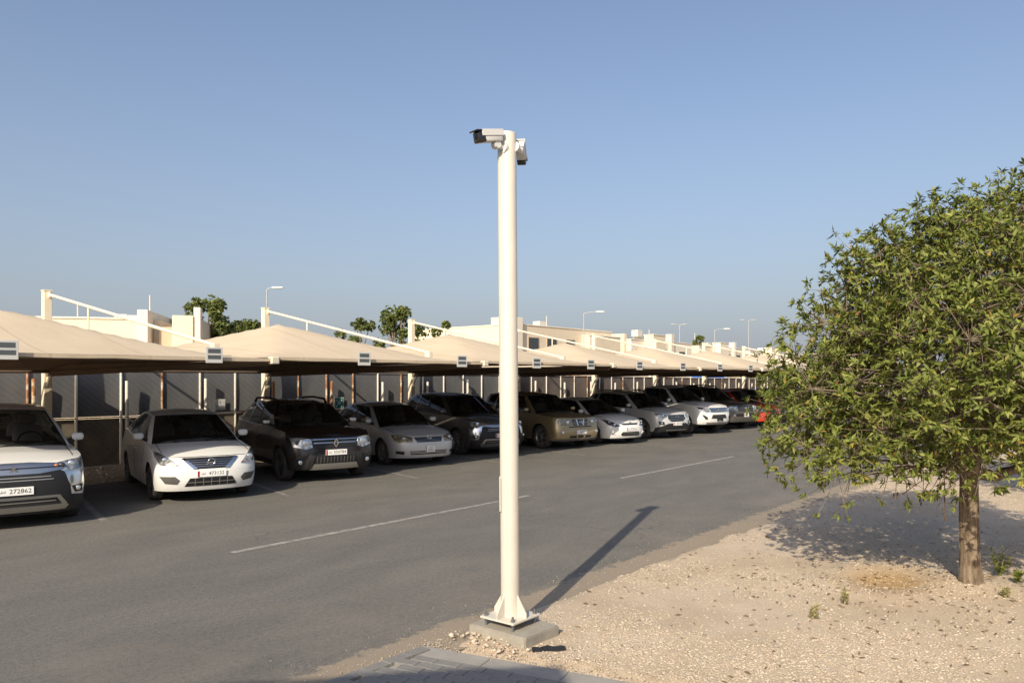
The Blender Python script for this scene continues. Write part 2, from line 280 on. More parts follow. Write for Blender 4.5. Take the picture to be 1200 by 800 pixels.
# ------------------------------------------------------------------ mesh helpers
class MB:
    def __init__(s): s.v = []; s.f = []
    def add(s, vs, fs):
        o = len(s.v); s.v.extend(tuple(q) for q in vs); s.f.extend(tuple(i+o for i in q) for q in fs); return s
    def box(s, c, size, rot=None):
        x, y, z = (q/2 for q in size); vs = [Vector((a*x, b*y, d*z)) for a in (-1, 1) for b in (-1, 1) for d in (-1, 1)]
        if rot is not None: vs = [rot @ q for q in vs]
        c = Vector(c)
        return s.add([q+c for q in vs], [(0, 1, 3, 2), (4, 6, 7, 5), (0, 4, 5, 1), (2, 3, 7, 6), (0, 2, 6, 4), (1, 5, 7, 3)])
    def bevbox(s, c, size, b=.01, rot=None):
        x, y, z = (q/2 for q in size); b = min(b, x*.9, y*.9, z*.9); vs = []; fs = []
        bm = bmesh.new(); bmesh.ops.create_cube(bm, size=1)
        for q in bm.verts: q.co = Vector((q.co.x*2*x, q.co.y*2*y, q.co.z*2*z))
        bmesh.ops.bevel(bm, geom=list(bm.edges), offset=b, segments=2, affect='EDGES', profile=.5)
        bm.verts.index_update(); c = Vector(c)
        vs = [(rot @ q.co if rot is not None else q.co)+c for q in bm.verts]; fs = [[q.index for q in f.verts] for f in bm.faces]; bm.free()
        return s.add(vs, fs)
    def tube(s, p0, p1, r0, r1=None, n=8, caps=True):
        r1 = r0 if r1 is None else r1; p0 = Vector(p0); p1 = Vector(p1); d = (p1-p0).normalized()
        a = d.orthogonal().normalized(); b = d.cross(a)
        ring = [(math.cos(2*math.pi*i/n), math.sin(2*math.pi*i/n)) for i in range(n)]
        vs = [p0+a*(c*r0)+b*(q*r0) for c, q in ring]+[p1+a*(c*r1)+b*(q*r1) for c, q in ring]
        fs = [(i, (i+1) % n, n+(i+1) % n, n+i) for i in range(n)]
        if caps: fs += [tuple(range(n-1, -1, -1)), tuple(range(n, 2*n))]
        return s.add(vs, fs)
    def path(s, pts, rs, n=6):
        pts = [Vector(p) for p in pts]; vs = []; fs = []; a = None
        for i, p in enumerate(pts):
            d = (pts[min(i+1, len(pts)-1)]-pts[max(i-1, 0)]).normalized()
            a = d.orthogonal().normalized() if a is None else (a-d*a.dot(d)).normalized()
            b = d.cross(a); r = rs[i] if hasattr(rs, '__len__') else rs
            vs += [p+a*(r*math.cos(2*math.pi*k/n))+b*(r*math.sin(2*math.pi*k/n)) for k in range(n)]
        for i in range(len(pts)-1):
            for k in range(n): fs.append((i*n+k, i*n+(k+1) % n, (i+1)*n+(k+1) % n, (i+1)*n+k))
        fs += [tuple(range(n-1, -1, -1)), tuple(range((len(pts)-1)*n, len(pts)*n))]
        return s.add(vs, fs)
    def lathe(s, prof, axis='Z', c=(0, 0, 0), n=24, closed=False):
        vs = []; fs = []; m = len(prof)
        for i in range(n):
            a = 2*math.pi*i/n; ca, sa = math.cos(a), math.sin(a)
            for r, h in prof:
                p = (r*ca, r*sa, h) if axis == 'Z' else ((h, r*ca, r*sa) if axis == 'X' else (r*sa, h, r*ca))
                vs.append((p[0]+c[0], p[1]+c[1], p[2]+c[2]))
        for i in range(n):
            j = (i+1) % n
            for k in range(m if closed else m-1): fs.append((i*m+k, j*m+k, j*m+(k+1) % m, i*m+(k+1) % m))
        return s.add(vs, fs)
    def sell(s, c, size, e=.4, nu=16, nv=9, rot=None):
        def sp(x, p): return math.copysign(abs(x)**p, x)
        vs = []; fs = []; c = Vector(c)
        for j in range(nv+1):
            t = -math.pi/2+math.pi*j/nv
            for i in range(nu):
                a = 2*math.pi*i/nu; q = Vector((size[0]/2*sp(math.cos(t), e)*sp(math.cos(a), e), size[1]/2*sp(math.cos(t), e)*sp(math.sin(a), e), size[2]/2*sp(math.sin(t), e)))
                vs.append((rot @ q if rot is not None else q)+c)
        for j in range(nv):
            for i in range(nu): fs.append((j*nu+i, j*nu+(i+1) % nu, (j+1)*nu+(i+1) % nu, (j+1)*nu+i))
        return s.add(vs, fs)
    def prism(s, poly, z0, z1, M=None):
        n = len(poly); vs = [Vector((x, y, z0)) for x, y in poly]+[Vector((x, y, z1)) for x, y in poly]
        if M is not None: vs = [M @ q for q in vs]
        return s.add(vs, [tuple(range(n-1, -1, -1)), tuple(range(n, 2*n))]+[(i, (i+1) % n, n+(i+1) % n, n+i) for i in range(n)])
    def mesh(s, name, m, smooth=None):
        me = bpy.data.meshes.new(name); me.from_pydata(s.v, [], s.f); me.update()
        bm = bmesh.new(); bm.from_mesh(me); bmesh.ops.remove_doubles(bm, verts=bm.verts, dist=1e-5); bmesh.ops.recalc_face_normals(bm, faces=bm.faces); bm.to_mesh(me); bm.free()
        me.materials.append(MATS[m] if isinstance(m, str) else m)
        if smooth is not None:
            me.shade_smooth()
            if smooth < 180: me.set_sharp_from_angle(angle=R(smooth))
        return me
    def build(s, name, m, parent=None, smooth=None):
        return link(name, s.mesh(name, m, smooth), parent)
def link(name, me, parent=None, loc=None, rot=None):
    o = bpy.data.objects.new(name, me); COL.objects.link(o)
    if parent is not None: o.parent = parent
    if loc is not None: o.location = loc
    if rot is not None: o.rotation_euler = rot
    return o
def tag(o, label=None, cat=None, group=None, kind=None):
    if label: o['label'] = label
    if cat: o['category'] = cat
    if group: o['group'] = group
    if kind: o['kind'] = kind
    return o
def empty(name, loc=(0, 0, 0), rz=0, label=None, cat=None, group=None):
    o = bpy.data.objects.new(name, None); COL.objects.link(o); o.location = loc; o.rotation_euler = (0, 0, rz); o.empty_display_size = .2
    return tag(o, label, cat, group)
def np_mesh(name, V, Fq, m, smooth=False):
    """V (n,3), Fq (k, 3 or 4) numpy"""
    me = bpy.data.meshes.new(name); k = Fq.shape[1]
    me.vertices.add(len(V)); me.vertices.foreach_set('co', V.astype(np.float32).ravel())
    me.loops.add(Fq.size); me.loops.foreach_set('vertex_index', Fq.astype(np.int32).ravel())
    me.polygons.add(len(Fq)); me.polygons.foreach_set('loop_start', np.arange(0, Fq.size, k, dtype=np.int32))
    me.update(calc_edges=True); me.validate()
    if smooth: me.shade_smooth()
    me.materials.append(MATS[m]); return me
TXT = {}
def text_mesh(body, size, m):
    key = (body, size, m)
    if key in TXT: return TXT[key]
    cu = bpy.data.curves.new('print', 'FONT'); cu.body = body; cu.size = size; cu.align_x = 'CENTER'; cu.align_y = 'CENTER'; cu.resolution_u = 2
    o = bpy.data.objects.new('print_source', cu); COL.objects.link(o)
    dg = bpy.context.evaluated_depsgraph_get(); me = bpy.data.meshes.new_from_object(o.evaluated_get(dg), depsgraph=dg)
    me.name = 'print'; bpy.data.objects.remove(o); me.materials.clear(); me.materials.append(MATS[m]); TXT[key] = me; return me
def herm(pts, x):
    """monotone-ish cubic through (x, y) points sorted by x"""
    if x <= pts[0][0]: return pts[0][1]
    if x >= pts[-1][0]: return pts[-1][1]
    for i in range(len(pts)-1):
        if pts[i][0] <= x <= pts[i+1][0]: break
    def sl(k): return (pts[k+1][1]-pts[k][1])/(pts[k+1][0]-pts[k][0])
    def tg(k):
        if k == 0: return sl(0)
        if k == len(pts)-1: return sl(k-1)
        a, b = sl(k-1), sl(k)
        return 0 if a*b <= 0 else 2*a*b/(a+b)
    h = pts[i+1][0]-pts[i][0]; t = (x-pts[i][0])/h
    return (2*t**3-3*t*t+1)*pts[i][1]+(t**3-2*t*t+t)*h*tg(i)+(-2*t**3+3*t*t)*pts[i+1][1]+(t**3-t*t)*h*tg(i+1)
# ------------------------------------------------------------------ ground, road, markings
def nz2(x, y, s, seed=0): return mnoise.noise(Vector((x*s+seed*17.3, y*s-seed*9.1, seed*3.7)))
b = MB(); b.add([(-2500, -2500, -.03), (2500, -2500, -.03), (2500, 2500, -.03), (-2500, 2500, -.03)], [(0, 1, 2, 3)])
tag(b.build('ground', 'sand'), kind='structure')

def road_edge(x): return 4.36 + .09*nz2(x, 0, .9, 1) + .05*nz2(x, 0, 3.1, 2) - .012*max(0, x-14)
def back_edge(x): return 16.15 + .22*nz2(x, 0, .7, 3) + .08*nz2(x, 0, 2.6, 4)
vs = []; fs = []; xs = [-60+ i*.2 for i in range(int(260/.2)+1)]
for x in xs: vs += [(x, road_edge(x)-.25, 0), (x, 10, 0), (x, back_edge(x), 0)]
for i in range(len(xs)-1):
    a = i*3; fs += [(a, a+3, a+4, a+1), (a+1, a+4, a+5, a+2)]
b = MB(); b.add(vs, fs); road = tag(b.build('road', 'asphalt'), kind='structure')

def stripe(name, p0, p1, wd, m, z=.004, nseg=14):
    """painted stripe with ragged, worn edges"""
    p0 = Vector((*p0, 0)); p1 = Vector((*p1, 0)); d = (p1-p0); L = d.length; d.normalize(); q = Vector((-d.y, d.x, 0)); bb = MB(); vs = []; fs = []
    n = max(4, int(L/.16))
    for i in range(n+1):
        t = i/n*L; c = p0+d*t
        e0 = wd/2*(1+.22*nz2(c.x, c.y, 5, 5)); e1 = wd/2*(1+.22*nz2(c.x, c.y, 5, 6))
        vs += [c+q*e0+Vector((0, 0, z)), c-q*e1+Vector((0, 0, z))]
    for i in range(n): fs.append((2*i, 2*i+1, 2*i+3, 2*i+2))
    bb.add(vs, fs); return tag(bb.build(name, m, road), kind='structure')
for x0 in (5.0, 13.9, 22.9, 31.8, 40.7, 49.6, 58.5): stripe('lane_marking', (x0, 8.48), (x0+5.8, 8.5), .105, 'line_paint')
AX = Vector((math.cos(R(75.3)), math.sin(R(75.3)), 0))
bay_x = [1.8, 4.9, 8.04, 11.18, 14.42, 17.42, 20.6, 23.45, 26.4, 29.4, 32.4, 35.4, 38.4, 41.4, 44.4]
for x in bay_x: stripe('bay_marking', (x, 11.75), (x+AX.x*4.5, 11.75+AX.y*4.5), .10, 'line_paint_worn')

# gravel verge on the near side, a real uneven surface that laps over the asphalt edge
KA = Vector((4.20, 4.36)); KE1 = Vector((.24, -.971)).normalized(); KE2 = Vector((KE1.y, -KE1.x))
def sm(t): t = max(0, min(1, t)); return t*t*(3-2*t)
HOL = (8.6, 2.05)
def gravel_h(x, y):
    dk = (x-KA.x)*(-KE2.x)+(y-KA.y)*(-KE2.y)            # distance right of the kerb line
    d = min(road_edge(x)-y+.05*nz2(x, y, 4, 8), dk-.005)
    h = -.05+.068*sm(d/.16)+.022*nz2(x, y, .55, 9)*sm(d/.6)+.012*nz2(x, y, 2.2, 10)*sm(d/.3)+.006*nz2(x, y, 7, 11)*sm(d/.2)
    r = math.hypot((x-HOL[0])/1.15, (y-HOL[1])/.8); h -= .035*sm(1-r/.55)
    h += .025*sm(1-abs(r-.62)/.3)
    h += .05*sm(1-math.hypot(x-8.85, y-1.3)/.55)
    return h
def grid_surface(name, x0, x1, y0, y1, st, m):
    nx = int((x1-x0)/st)+1; ny = int((y1-y0)/st)+1; V = np.zeros((nx*ny, 3)); k = 0
    for i in range(nx):
        for j in range(ny):
            x = x0+i*st; y = y0+j*st; V[k] = (x, y, gravel_h(x, y)); k += 1
    I = np.arange(nx*ny).reshape(nx, ny); F = np.stack([I[:-1, :-1], I[1:, :-1], I[1:, 1:], I[:-1, 1:]], -1).reshape(-1, 4)
    return np_mesh(name, V, F, m, True)
tag(link('gravel_ground', grid_surface('gravel_ground', 4.1, 32, -9, 4.7, .09, 'gravel_ground')), kind='structure')
tag(link('gravel_ground', grid_surface('gravel_ground', 32, 110, -30, 4.6, .6, 'gravel_ground')), kind='structure')

def stones(name, pts, smin, smax, m='stone', flat=.6, parent=None, power=2.2):
    n = len(pts); P = np.array(pts); oc = np.array([(1, 0, 0), (0, 1, 0), (-1, 0, 0), (0, -1, 0), (0, 0, 1), (0, 0, -1), (.62, .62, .5), (-.62, -.58, .55)])
    oc = oc[:6]
    S = smin+(smax-smin)*np.random.rand(n)**power
    V = oc[None]*(1+.55*(np.random.rand(n, 6, 1)-.5)) * S[:, None, None]*np.stack([np.ones(n), .6+.4*np.random.rand(n), flat*(.6+.5*np.random.rand(n))], -1)[:, None, :]
    a = np.random.rand(n)*6.283; t = (np.random.rand(n)-.5)*1.1
    ca, sa, ct, st = np.cos(a), np.sin(a), np.cos(t), np.sin(t)
    x = V[..., 0]*ct[:, None]+V[..., 2]*st[:, None]; z = -V[..., 0]*st[:, None]+V[..., 2]*ct[:, None]; y = V[..., 1]
    V = np.stack([x*ca[:, None]-y*sa[:, None], x*sa[:, None]+y*ca[:, None], z], -1)+P[:, None, :]
    fo = np.array([(0, 1, 4), (1, 2, 4), (2, 3, 4), (3, 0, 4), (1, 0, 5), (2, 1, 5), (3, 2, 5), (0, 3, 5)])
    F = (fo[None]+6*np.arange(n)[:, None, None]).reshape(-1, 3)
    return link(name, np_mesh(name, V.reshape(-1, 3), F, m), parent)
rng = random.Random(3)
pts = []
while len(pts) < 85000:
    Z = 4.6+15*rng.random()**1.5; X = Z*(-.12+.86*rng.random())
    x = X*math.sin(TH)+Z*math.cos(TH); y = -X*math.cos(TH)+Z*math.sin(TH)
    dk = (x-KA.x)*(-KE2.x)+(y-KA.y)*(-KE2.y)
    if dk < -.01 or y > road_edge(x)+.05*rng.gauss(0, 1): continue
    if 4.62 < x < 5.07 and 3.65 < y < 4.27: continue
    dens = .3+1.5*nz2(x, y, .7, 12)+.5*nz2(x, y, 2.6, 13)
    if math.hypot((x-HOL[0])/1.15, (y-HOL[1])/.8) < .62: dens = .06
    if rng.random() > max(.12, dens+.35): continue
    pts.append((x, y, gravel_h(x, y)+.001))
tag(stones('gravel', pts, .003, .018, power=3.4, flat=.42), 'pale angular gravel scattered over the sandy verge', 'gravel', kind='stuff')
pts = []
while len(pts) < 2500:                                   # strays kicked out on the asphalt
    x = 3.2+22*rng.random()**1.3; y = road_edge(x)+abs(rng.gauss(0, .22))
    pts.append((x, y, .003))
tag(stones('loose_stones', pts, .002, .008, power=3), 'loose grit strewn on the asphalt beside the gravel edge', 'grit', kind='stuff')
pts = [(3+70*rng.random(), 16.2+3.2*rng.random(), -.02) for _ in range(9000)]
tag(stones('rubble_strip', pts, .012, .06), 'stony dirt strip between the parking bays and the fence', 'rubble', kind='stuff')

# dead leaves and husks blown over the gravel, thickest below the tree
lv = []; lf = []
for i in range(1500):
    if i < 900: x = 8.8+rng.gauss(0, 1.5); y = 1.4+rng.gauss(0, 1.3)
    else: x = 4.6+14*rng.random(); y = 4.2-6*rng.random()
    if y > road_edge(x)-.1 or (x-KA.x)*(-KE2.x)+(y-KA.y)*(-KE2.y) < .05: continue
    z = gravel_h(x, y)+.008; a = rng.uniform(0, 6.28); L = rng.uniform(.012, .038); W = L*.3; d = (math.cos(a), math.sin(a)); o = len(lv)
    lv += [(x-d[0]*L, y-d[1]*L, z), (x-d[1]*W, y+d[0]*W, z+rng.uniform(0, .012)), (x+d[0]*L, y+d[1]*L, z+rng.uniform(-.002, .012)), (x+d[1]*W, y-d[0]*W, z+rng.uniform(0, .012))]
    lf += [(o, o+1, o+2), (o, o+2, o+3)]
make_leaf('litter', [(0, (.13, .08, .04)), (.6, (.24, .16, .08)), (1, (.36, .27, .15))], .1)
tag(link('leaf_litter', np_mesh('leaf_litter', np.array(lv), np.array(lf), 'litter')), 'dry brown leaves littering the gravel around the tree', 'leaf litter', kind='stuff')
# paved walkway: bedding slab, flat kerb stones, single pavers
walk = MB()
def kp(a, c): return (KA.x+KE1.x*a+KE2.x*c, KA.y+KE1.y*a+KE2.y*c)
poly = [kp(-.05, 0), kp(9, 0), kp(9, 9)]; poly = [kp(0.0, .0), kp(12, 0), (-12, -8), (-12, 4.33), (4.15, 4.33)]
walk.prism(poly, -.05, .004); walkway = tag(walk.build('walkway', 'kerb_concrete'), kind='structure')
for k in range(5):
    a0 = -.0+k*.62; km = MB(); c = kp(a0+.305, .115)
    km.bevbox((c[0], c[1], -.010), (.605, .215, .05), .008, Matrix.Rotation(math.atan2(KE1.y, KE1.x), 3, 'Z')); km.build('kerb_stone', 'kerb_concrete', walkway)
pm = MB().bevbox((0, 0, 0), (.196, .096, .06), .005).mesh('paver', 'paver'); rz = math.atan2(KE1.y, KE1.x)
cnt = 0
for r_ in range(24):
    for k in range(-2, 16):
        a = k*.2+(r_ % 2)*.1; c = .285+r_*.1; p = kp(a, c)
        Zc = p[0]*math.cos(TH)+p[1]*math.sin(TH)
        if p[1] > 4.22 or Zc < 4.55 or cnt > 295: continue
        o = link('paver', pm, walkway, (p[0], p[1], rng.uniform(-.0015, .0025)), (rng.uniform(-.01, .01), rng.uniform(-.01, .01), rz+rng.uniform(-.008, .008))); cnt += 1
# header course along the road
for k in range(16):
    x = 4.05-k*.2
    link('paver', pm, walkway, (x, 4.275, rng.uniform(-.001, .002)), (0, 0, rng.uniform(-.01, .01)))
pts = [(4.4-3*rng.random()**1.2, 4.33+.05*rng.gauss(0, 1), .006) for _ in range(900)]+[(lambda a: (*kp(a, -.03+.05*rng.gauss(0, 1)), .012))(2.2*rng.random()) for _ in range(700)]
tag(stones('grit_line', pts, .003, .011), 'line of sandy grit along the edge of the paved walkway', 'grit', kind='stuff')

# ------------------------------------------------------------------ shade canopies
SP = 5.6; CX0 = 6.73; CY = 19.15; SKEW = .155
def skx(x, y): return x+SKEW*(CY-y)
YF, YR = 11.86, 18.95
NB = 13
def fabric_z(a, bq, seed):
    """a, bq in -1..1 across / along the depth; pyramid of stretched cloth, concave sides, soft peak"""
    r = max(abs(a), abs(bq)); r2 = (abs(a)**3+abs(bq)**3)**(1/3)
    q = .55*r+.45*min(1, r2)
    h = (1-q)**1.18*.93
    return h - .02*math.exp(-(q/.12)**2)
pm_tube = {}
for k in range(-1, NB):
    xa = CX0+k*SP+.04; xb = CX0+(k+1)*SP-.04
    ordinal = ['leftmost, cut by the picture edge', 'second from the left', 'third from the left', 'fourth from the left', 'fifth from the left, behind the camera pole']
    lab = 'beige fabric parking canopy, '+(ordinal[k+1] if k+1 < 5 else ['sixth', 'seventh', 'eighth', 'ninth', 'tenth', 'eleventh', 'twelfth', 'thirteenth', 'fourteenth'][k+1-5]+' from the left along the row')
    e = empty('shade_canopy', (skx((xa+xb)/2, YF), YF, 0), 0, lab, 'canopy', 'shade canopies over the parking bays')
    o0 = Vector(e.location); n = 28; vs = []; fs = []
    zs = 2.47+.03*math.sin(k*2.1)
    for i in range(n+1):
        a = -1+2*i/n
        for j in range(n+1):
            q = -1+2*j/n
            yr = YR-.30*(1-a*a); y = YF+(yr-YF)*(q+1)/2; x = skx((xa+xb)/2+a*(xb-xa)/2, y)
            z = zs+.95*fabric_z(a, q, k) + .012*nz2(x, y, .9, 30)
            if q > .7: z -= .17*(q-.7)/.3
            if i == n and False: z += 0
            vs.append((x-o0.x, y-o0.y, z))
    for i in range(n):
        for j in range(n): fs.append((i*(n+1)+j, (i+1)*(n+1)+j, (i+1)*(n+1)+j+1, i*(n+1)+j+1))
    fb = MB().add(vs, fs).build('fabric', 'shade_fabric', e, 180); MB().add([(x, y, z-.009) for x, y, z in vs], fs).build('painted_shade', 'painted_shade', e, 180)  # second sheet added below the cloth, its dark colour standing in for shade
    t = MB(); A = Vector((skx(xa, YF)-o0.x, 0, zs-.035)); B = Vector((skx(xb, YF)-o0.x, 0, zs-.035)); t.tube(A, B, .038, n=8); t.build('front_tube', 'painted_shade', e, 40)
    t = MB(); A2 = Vector((skx(xa, YR)-o0.x, YR-YF-.05, zs-.20)); B2 = Vector((skx(xb, YR)-o0.x, YR-YF-.05, zs-.20)); t.tube(A2, B2, .035, n=8); t.build('rear_tube', 'painted_shade', e, 40)
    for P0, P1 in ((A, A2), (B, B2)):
        t = MB(); t.tube(P0+Vector((0, .05, 0)), P1-Vector((0, .05, 0)), .032, n=8); t.build('side_tube', 'painted_shade', e, 40)
    # hem stitched over the front tube, and lacing clamps
    hm = MB(); hv = []
    for i in range(15):
        x = A.x+(B.x-A.x)*i/14; hv += [(x, -.044, zs+.004), (x, -.046, zs-.045-.012*abs(math.sin(i*.9)))]
    hm.add(hv, [(2*i, 2*i+2, 2*i+3, 2*i+1) for i in range(14)]); hm.build('hem', 'shade_fabric', e, 60)
    t = MB(); t.bevbox((B.x-.03, -.02, zs-.03), (.16, .13, .13), .02); t.build('clamp', 'cream_paint', e)

ord_c = ['nearest, at the left edge', 'second', 'third', 'fourth, hidden behind the camera pole', 'fifth', 'sixth', 'seventh', 'eighth', 'ninth', 'tenth', 'eleventh', 'twelfth', 'thirteenth']
for k in range(0, NB):
    x = CX0+k*SP; e = empty('canopy_column', (x, CY, 0), 0, 'cream steel canopy column with slanting tie rod, %s in the row' % ord_c[k], 'column', 'canopy columns along the fence')
    t = MB(); t.bevbox((0, 0, 2.02), (.17, .17, 4.08), .012); t.build('post', 'cream_paint', e)
    t = MB(); t.bevbox((0, 0, 4.075), (.19, .19, .03), .006); t.build('top_cap', 'cream_paint', e)
    t = MB(); t.bevbox((0, 0, .01), (.36, .36, .025), .005); t.build('base_plate', 'cream_paint', e)
    ye = 13.5; end = Vector((skx(x, ye)-x, ye-CY, 2.72)); st = Vector((0.02, -.10, 3.98))
    t = MB(); t.tube(st, end, .034, n=10); t.build('tie_rod', 'cream_paint', e, 40)
    t = MB(); t.bevbox(st+Vector((0, .03, 0)), (.05, .14, .14), .01); t.build('rod_lug', 'cream_paint', e)
    t = MB(); t.bevbox(end+Vector((0, 0, -.06)), (.12, .16, .2), .015); t.build('rod_bracket', 'cream_paint', e)
    f = .27; pm_ = st.lerp(end, f); t = MB(); t.tube(pm_, (pm_.x, pm_.y, 2.5), .022, n=8); t.build('strut', 'cream_paint', e, 40)
    # tapered cantilever arm under the cloth
    a0 = Vector((0, -.09, 2.30)); a1 = Vector((skx(x, 12.0)-x, 12.0-CY, 2.38)); d = (a1-a0); q = Vector((d.y, -d.x, 0)).normalized()*.05
    t = MB(); t.add([a0+q+Vector((0, 0, -.16)), a0-q+Vector((0, 0, -.16)), a0-q+Vector((0, 0, .1)), a0+q+Vector((0, 0, .1)), a1+q+Vector((0, 0, -.05)), a1-q+Vector((0, 0, -.05)), a1-q+Vector((0, 0, .03)), a1+q+Vector((0, 0, .03))],
             [(0, 1, 2, 3), (7, 6, 5, 4), (0, 4, 5, 1), (1, 5, 6, 2), (2, 6, 7, 3), (3, 7, 4, 0)]); t.build('cantilever_arm', 'painted_shade', e)
    t = MB(); t.prism([(-.09, -.085), (-.09, -.5), (-.09, -.085)], 0, 0) if False else t.add([(-.03, -.086, 1.9), (.03, -.086, 1.9), (.03, -.28, 2.16), (-.03, -.28, 2.16), (-.03, -.086, 2.14), (.03, -.086, 2.14)], [(0, 1, 2, 3), (0, 4, 5, 1), (4, 3, 2, 5), (0, 3, 4), (1, 5, 2)])
    t.build('knee_bracket', 'cream_paint', e)

# small bay signs hung on the front edge
sx = [3.65, 6.63, 9.77, 12.56, 15.3, 17.75, 20.4, 23.23, 26.1, 28.9, 31.7, 34.5, 37.3]
onames = ['first, cut by the left picture edge', 'second from the left', 'third from the left', 'fourth from the left', 'fifth from the left, behind the pole', 'sixth from the left', 'seventh from the left', 'eighth from the left', 'ninth from the left', 'tenth from the left', 'eleventh from the left', 'twelfth from the left', 'thirteenth from the left']
for x, nm in zip(sx, onames):
    e = empty('bay_sign', (x, YF-.085, 2.36), R(-12), 'small grey bay sign on the canopy edge, '+nm, 'sign', 'bay signs along the canopy edge')
    MB().bevbox((0, 0, .12), (.27, .014, .26), .004).build('plate', 'sign_face', e)
    MB().box((0, -.0085, .185), (.20, .003, .07)).build('print', 'sign_ink', e)
    MB().box((0, -.0085, .085), (.21, .003, .065)).build('print', 'sign_ink', e)
    MB().box((0, .04, .14), (.03, .07, .02)).build('hanger', 'galv', e)

# ------------------------------------------------------------------ fence
FY = 19.5
fence = empty('fence', (7.49, FY, 0), 0, 'long fence of dark shade cloth between rusty pipe posts behind the parked cars', 'fence')
NP0, NP1 = -5, 75
def ftop(k): return 2.36-.0065*max(0, k)
pmesh = {}
def pipe_mesh(h, r, m, cap=True):
    key = (round(h, 2), r, m)
    if key not in pmesh: pmesh[key] = MB().tube((0, 0, 0), (0, 0, h), r, n=10).mesh('post', m, 50)
    return pmesh[key]
prng = random.Random(11)
for k in range(NP0, NP1):
    x = k*1.029; h = ftop(k)
    m = prng.choice(['pipe_grey', 'pipe_grey', 'pipe_grey', 'pipe_rust', 'pipe_white', 'pipe_white'])
    if k in (-1,): m = 'pipe_rust'
    if k in (0, 1): m = 'pipe_white'
    if k in (5, 7, 8): m = 'pipe_rust'
    link('post', pipe_mesh(h, .028, m), fence, (x, 0, -.03))
    if k % 2 == 1 or k == -1:
        sp = link('support_post', pipe_mesh(h-.24+prng.uniform(-.08, .05), .042, 'pipe_rust' if k in (-1, 5, 7) else 'pipe_white'), fence, (x+.07, -.16, -.03))
        MB().tube((.02, 0, 1.12), (.45, .06, .92), .018, n=6).build('brace', 'pipe_white', sp)
    # cloth panels: an upper sheet and a lower dusty sheet, slightly slack
    mauve = k >= 15
    for part, z0, z1, mm in (('upper_cloth', 1.17, h-.05, 'cloth_mauve' if mauve else 'cloth_dark'), ('lower_cloth', -.02, 1.12, 'cloth_mauve_low' if mauve else 'cloth_dusty')):
        nx, nzq = 6, 4; vs = []; fs = []; sd = prng.random()*50
        for i in range(nx+1):
            for j in range(nzq+1):
                u = i/nx; v = j/nzq
                dy = .035*math.sin(math.pi*u)*math.sin(math.pi*v)*(mnoise.noise(Vector((u*1.5, v*1.5, sd)))+.4)
                vs.append((x+.03+u*.969, dy+.012, z0+(z1-z0)*v))
        for i in range(nx):
            for j in range(nzq): fs.append((i*(nzq+1)+j, (i+1)*(nzq+1)+j, (i+1)*(nzq+1)+j+1, i*(nzq+1)+j+1))
        MB().add(vs, fs).build(part, mm, fence, 180)
    for nm, z in (('top_rail', h-.035), ('middle_rail', 1.145)):
        MB().tube((x+.028, -.004, z), (x+1.001, -.004, ftop(k+1)-.035 if nm == 'top_rail' else z), .019, n=6).build(nm, 'pipe_grey' if prng.random() < .8 else 'pipe_rust', fence, 50)

def fence_sign(name, x, z, wd, ht, label):
    e = empty(name, (x, FY-.05, z), 0, label, 'sign'); MB().bevbox((0, 0, ht/2), (wd, .012, ht), .003).build('plate', 'sign_white', e); return e
e = fence_sign('notice_sign', 11.12, 1.24, .30, .29, 'white notice sheet with a black line, fixed to the dark fence')
MB().box((0, -.0075, .105), (.24, .002, .014)).build('print', 'sign_ink', e)
for i in range(5): MB().box((-.09+i*.045, -.0075, .06), (.028, .002, .02)).build('print', 'sign_ink', e)
MB().box((0, -.0075, .20), (.012, .002, .09)).build('print', 'sign_ink', e)
e = fence_sign('assembly_sign', 15.13, 1.14, .36, .36, 'square green sign with white border and figures on the fence')
MB().box((0, -.0075, .18), (.31, .002, .31)).build('panel', 'sign_green', e)
for i, (dx, dz, s_) in enumerate([(-.045, .17, 1.), (.0, .19, 1.2), (.045, .17, 1.)]):
    g = MB(); g.lathe([(0, -.0105), (.012*s_, -.0105)], 'Y', (dx, 0, dz+.05*s_), 10); g.box((dx, -.0105, dz), (.022*s_, .002, .07*s_)); g.build('figure', 'sign_white', e)
for sx_, sz_ in ((-1, 1), (1, 1), (-1, -1), (1, -1)):
    g = MB(); g.add([(sx_*.06, -.0105, .18+sz_*.06), (sx_*.13, -.0105, .18+sz_*.085), (sx_*.085, -.0105, .18+sz_*.13)], [(0, 1, 2)]); g.build('arrow', 'sign_white', e)
e = fence_sign('small_sign', 25.5, 1.05, .34, .30, 'small pale sign low on the mauve part of the fence')
MB().box((0, -.0075, .15), (.25, .002, .21)).build('panel', 'sign_ink', e)
MB().box((0, -.0095, .15), (.15, .002, .12)).build('print', 'sign_white', e)
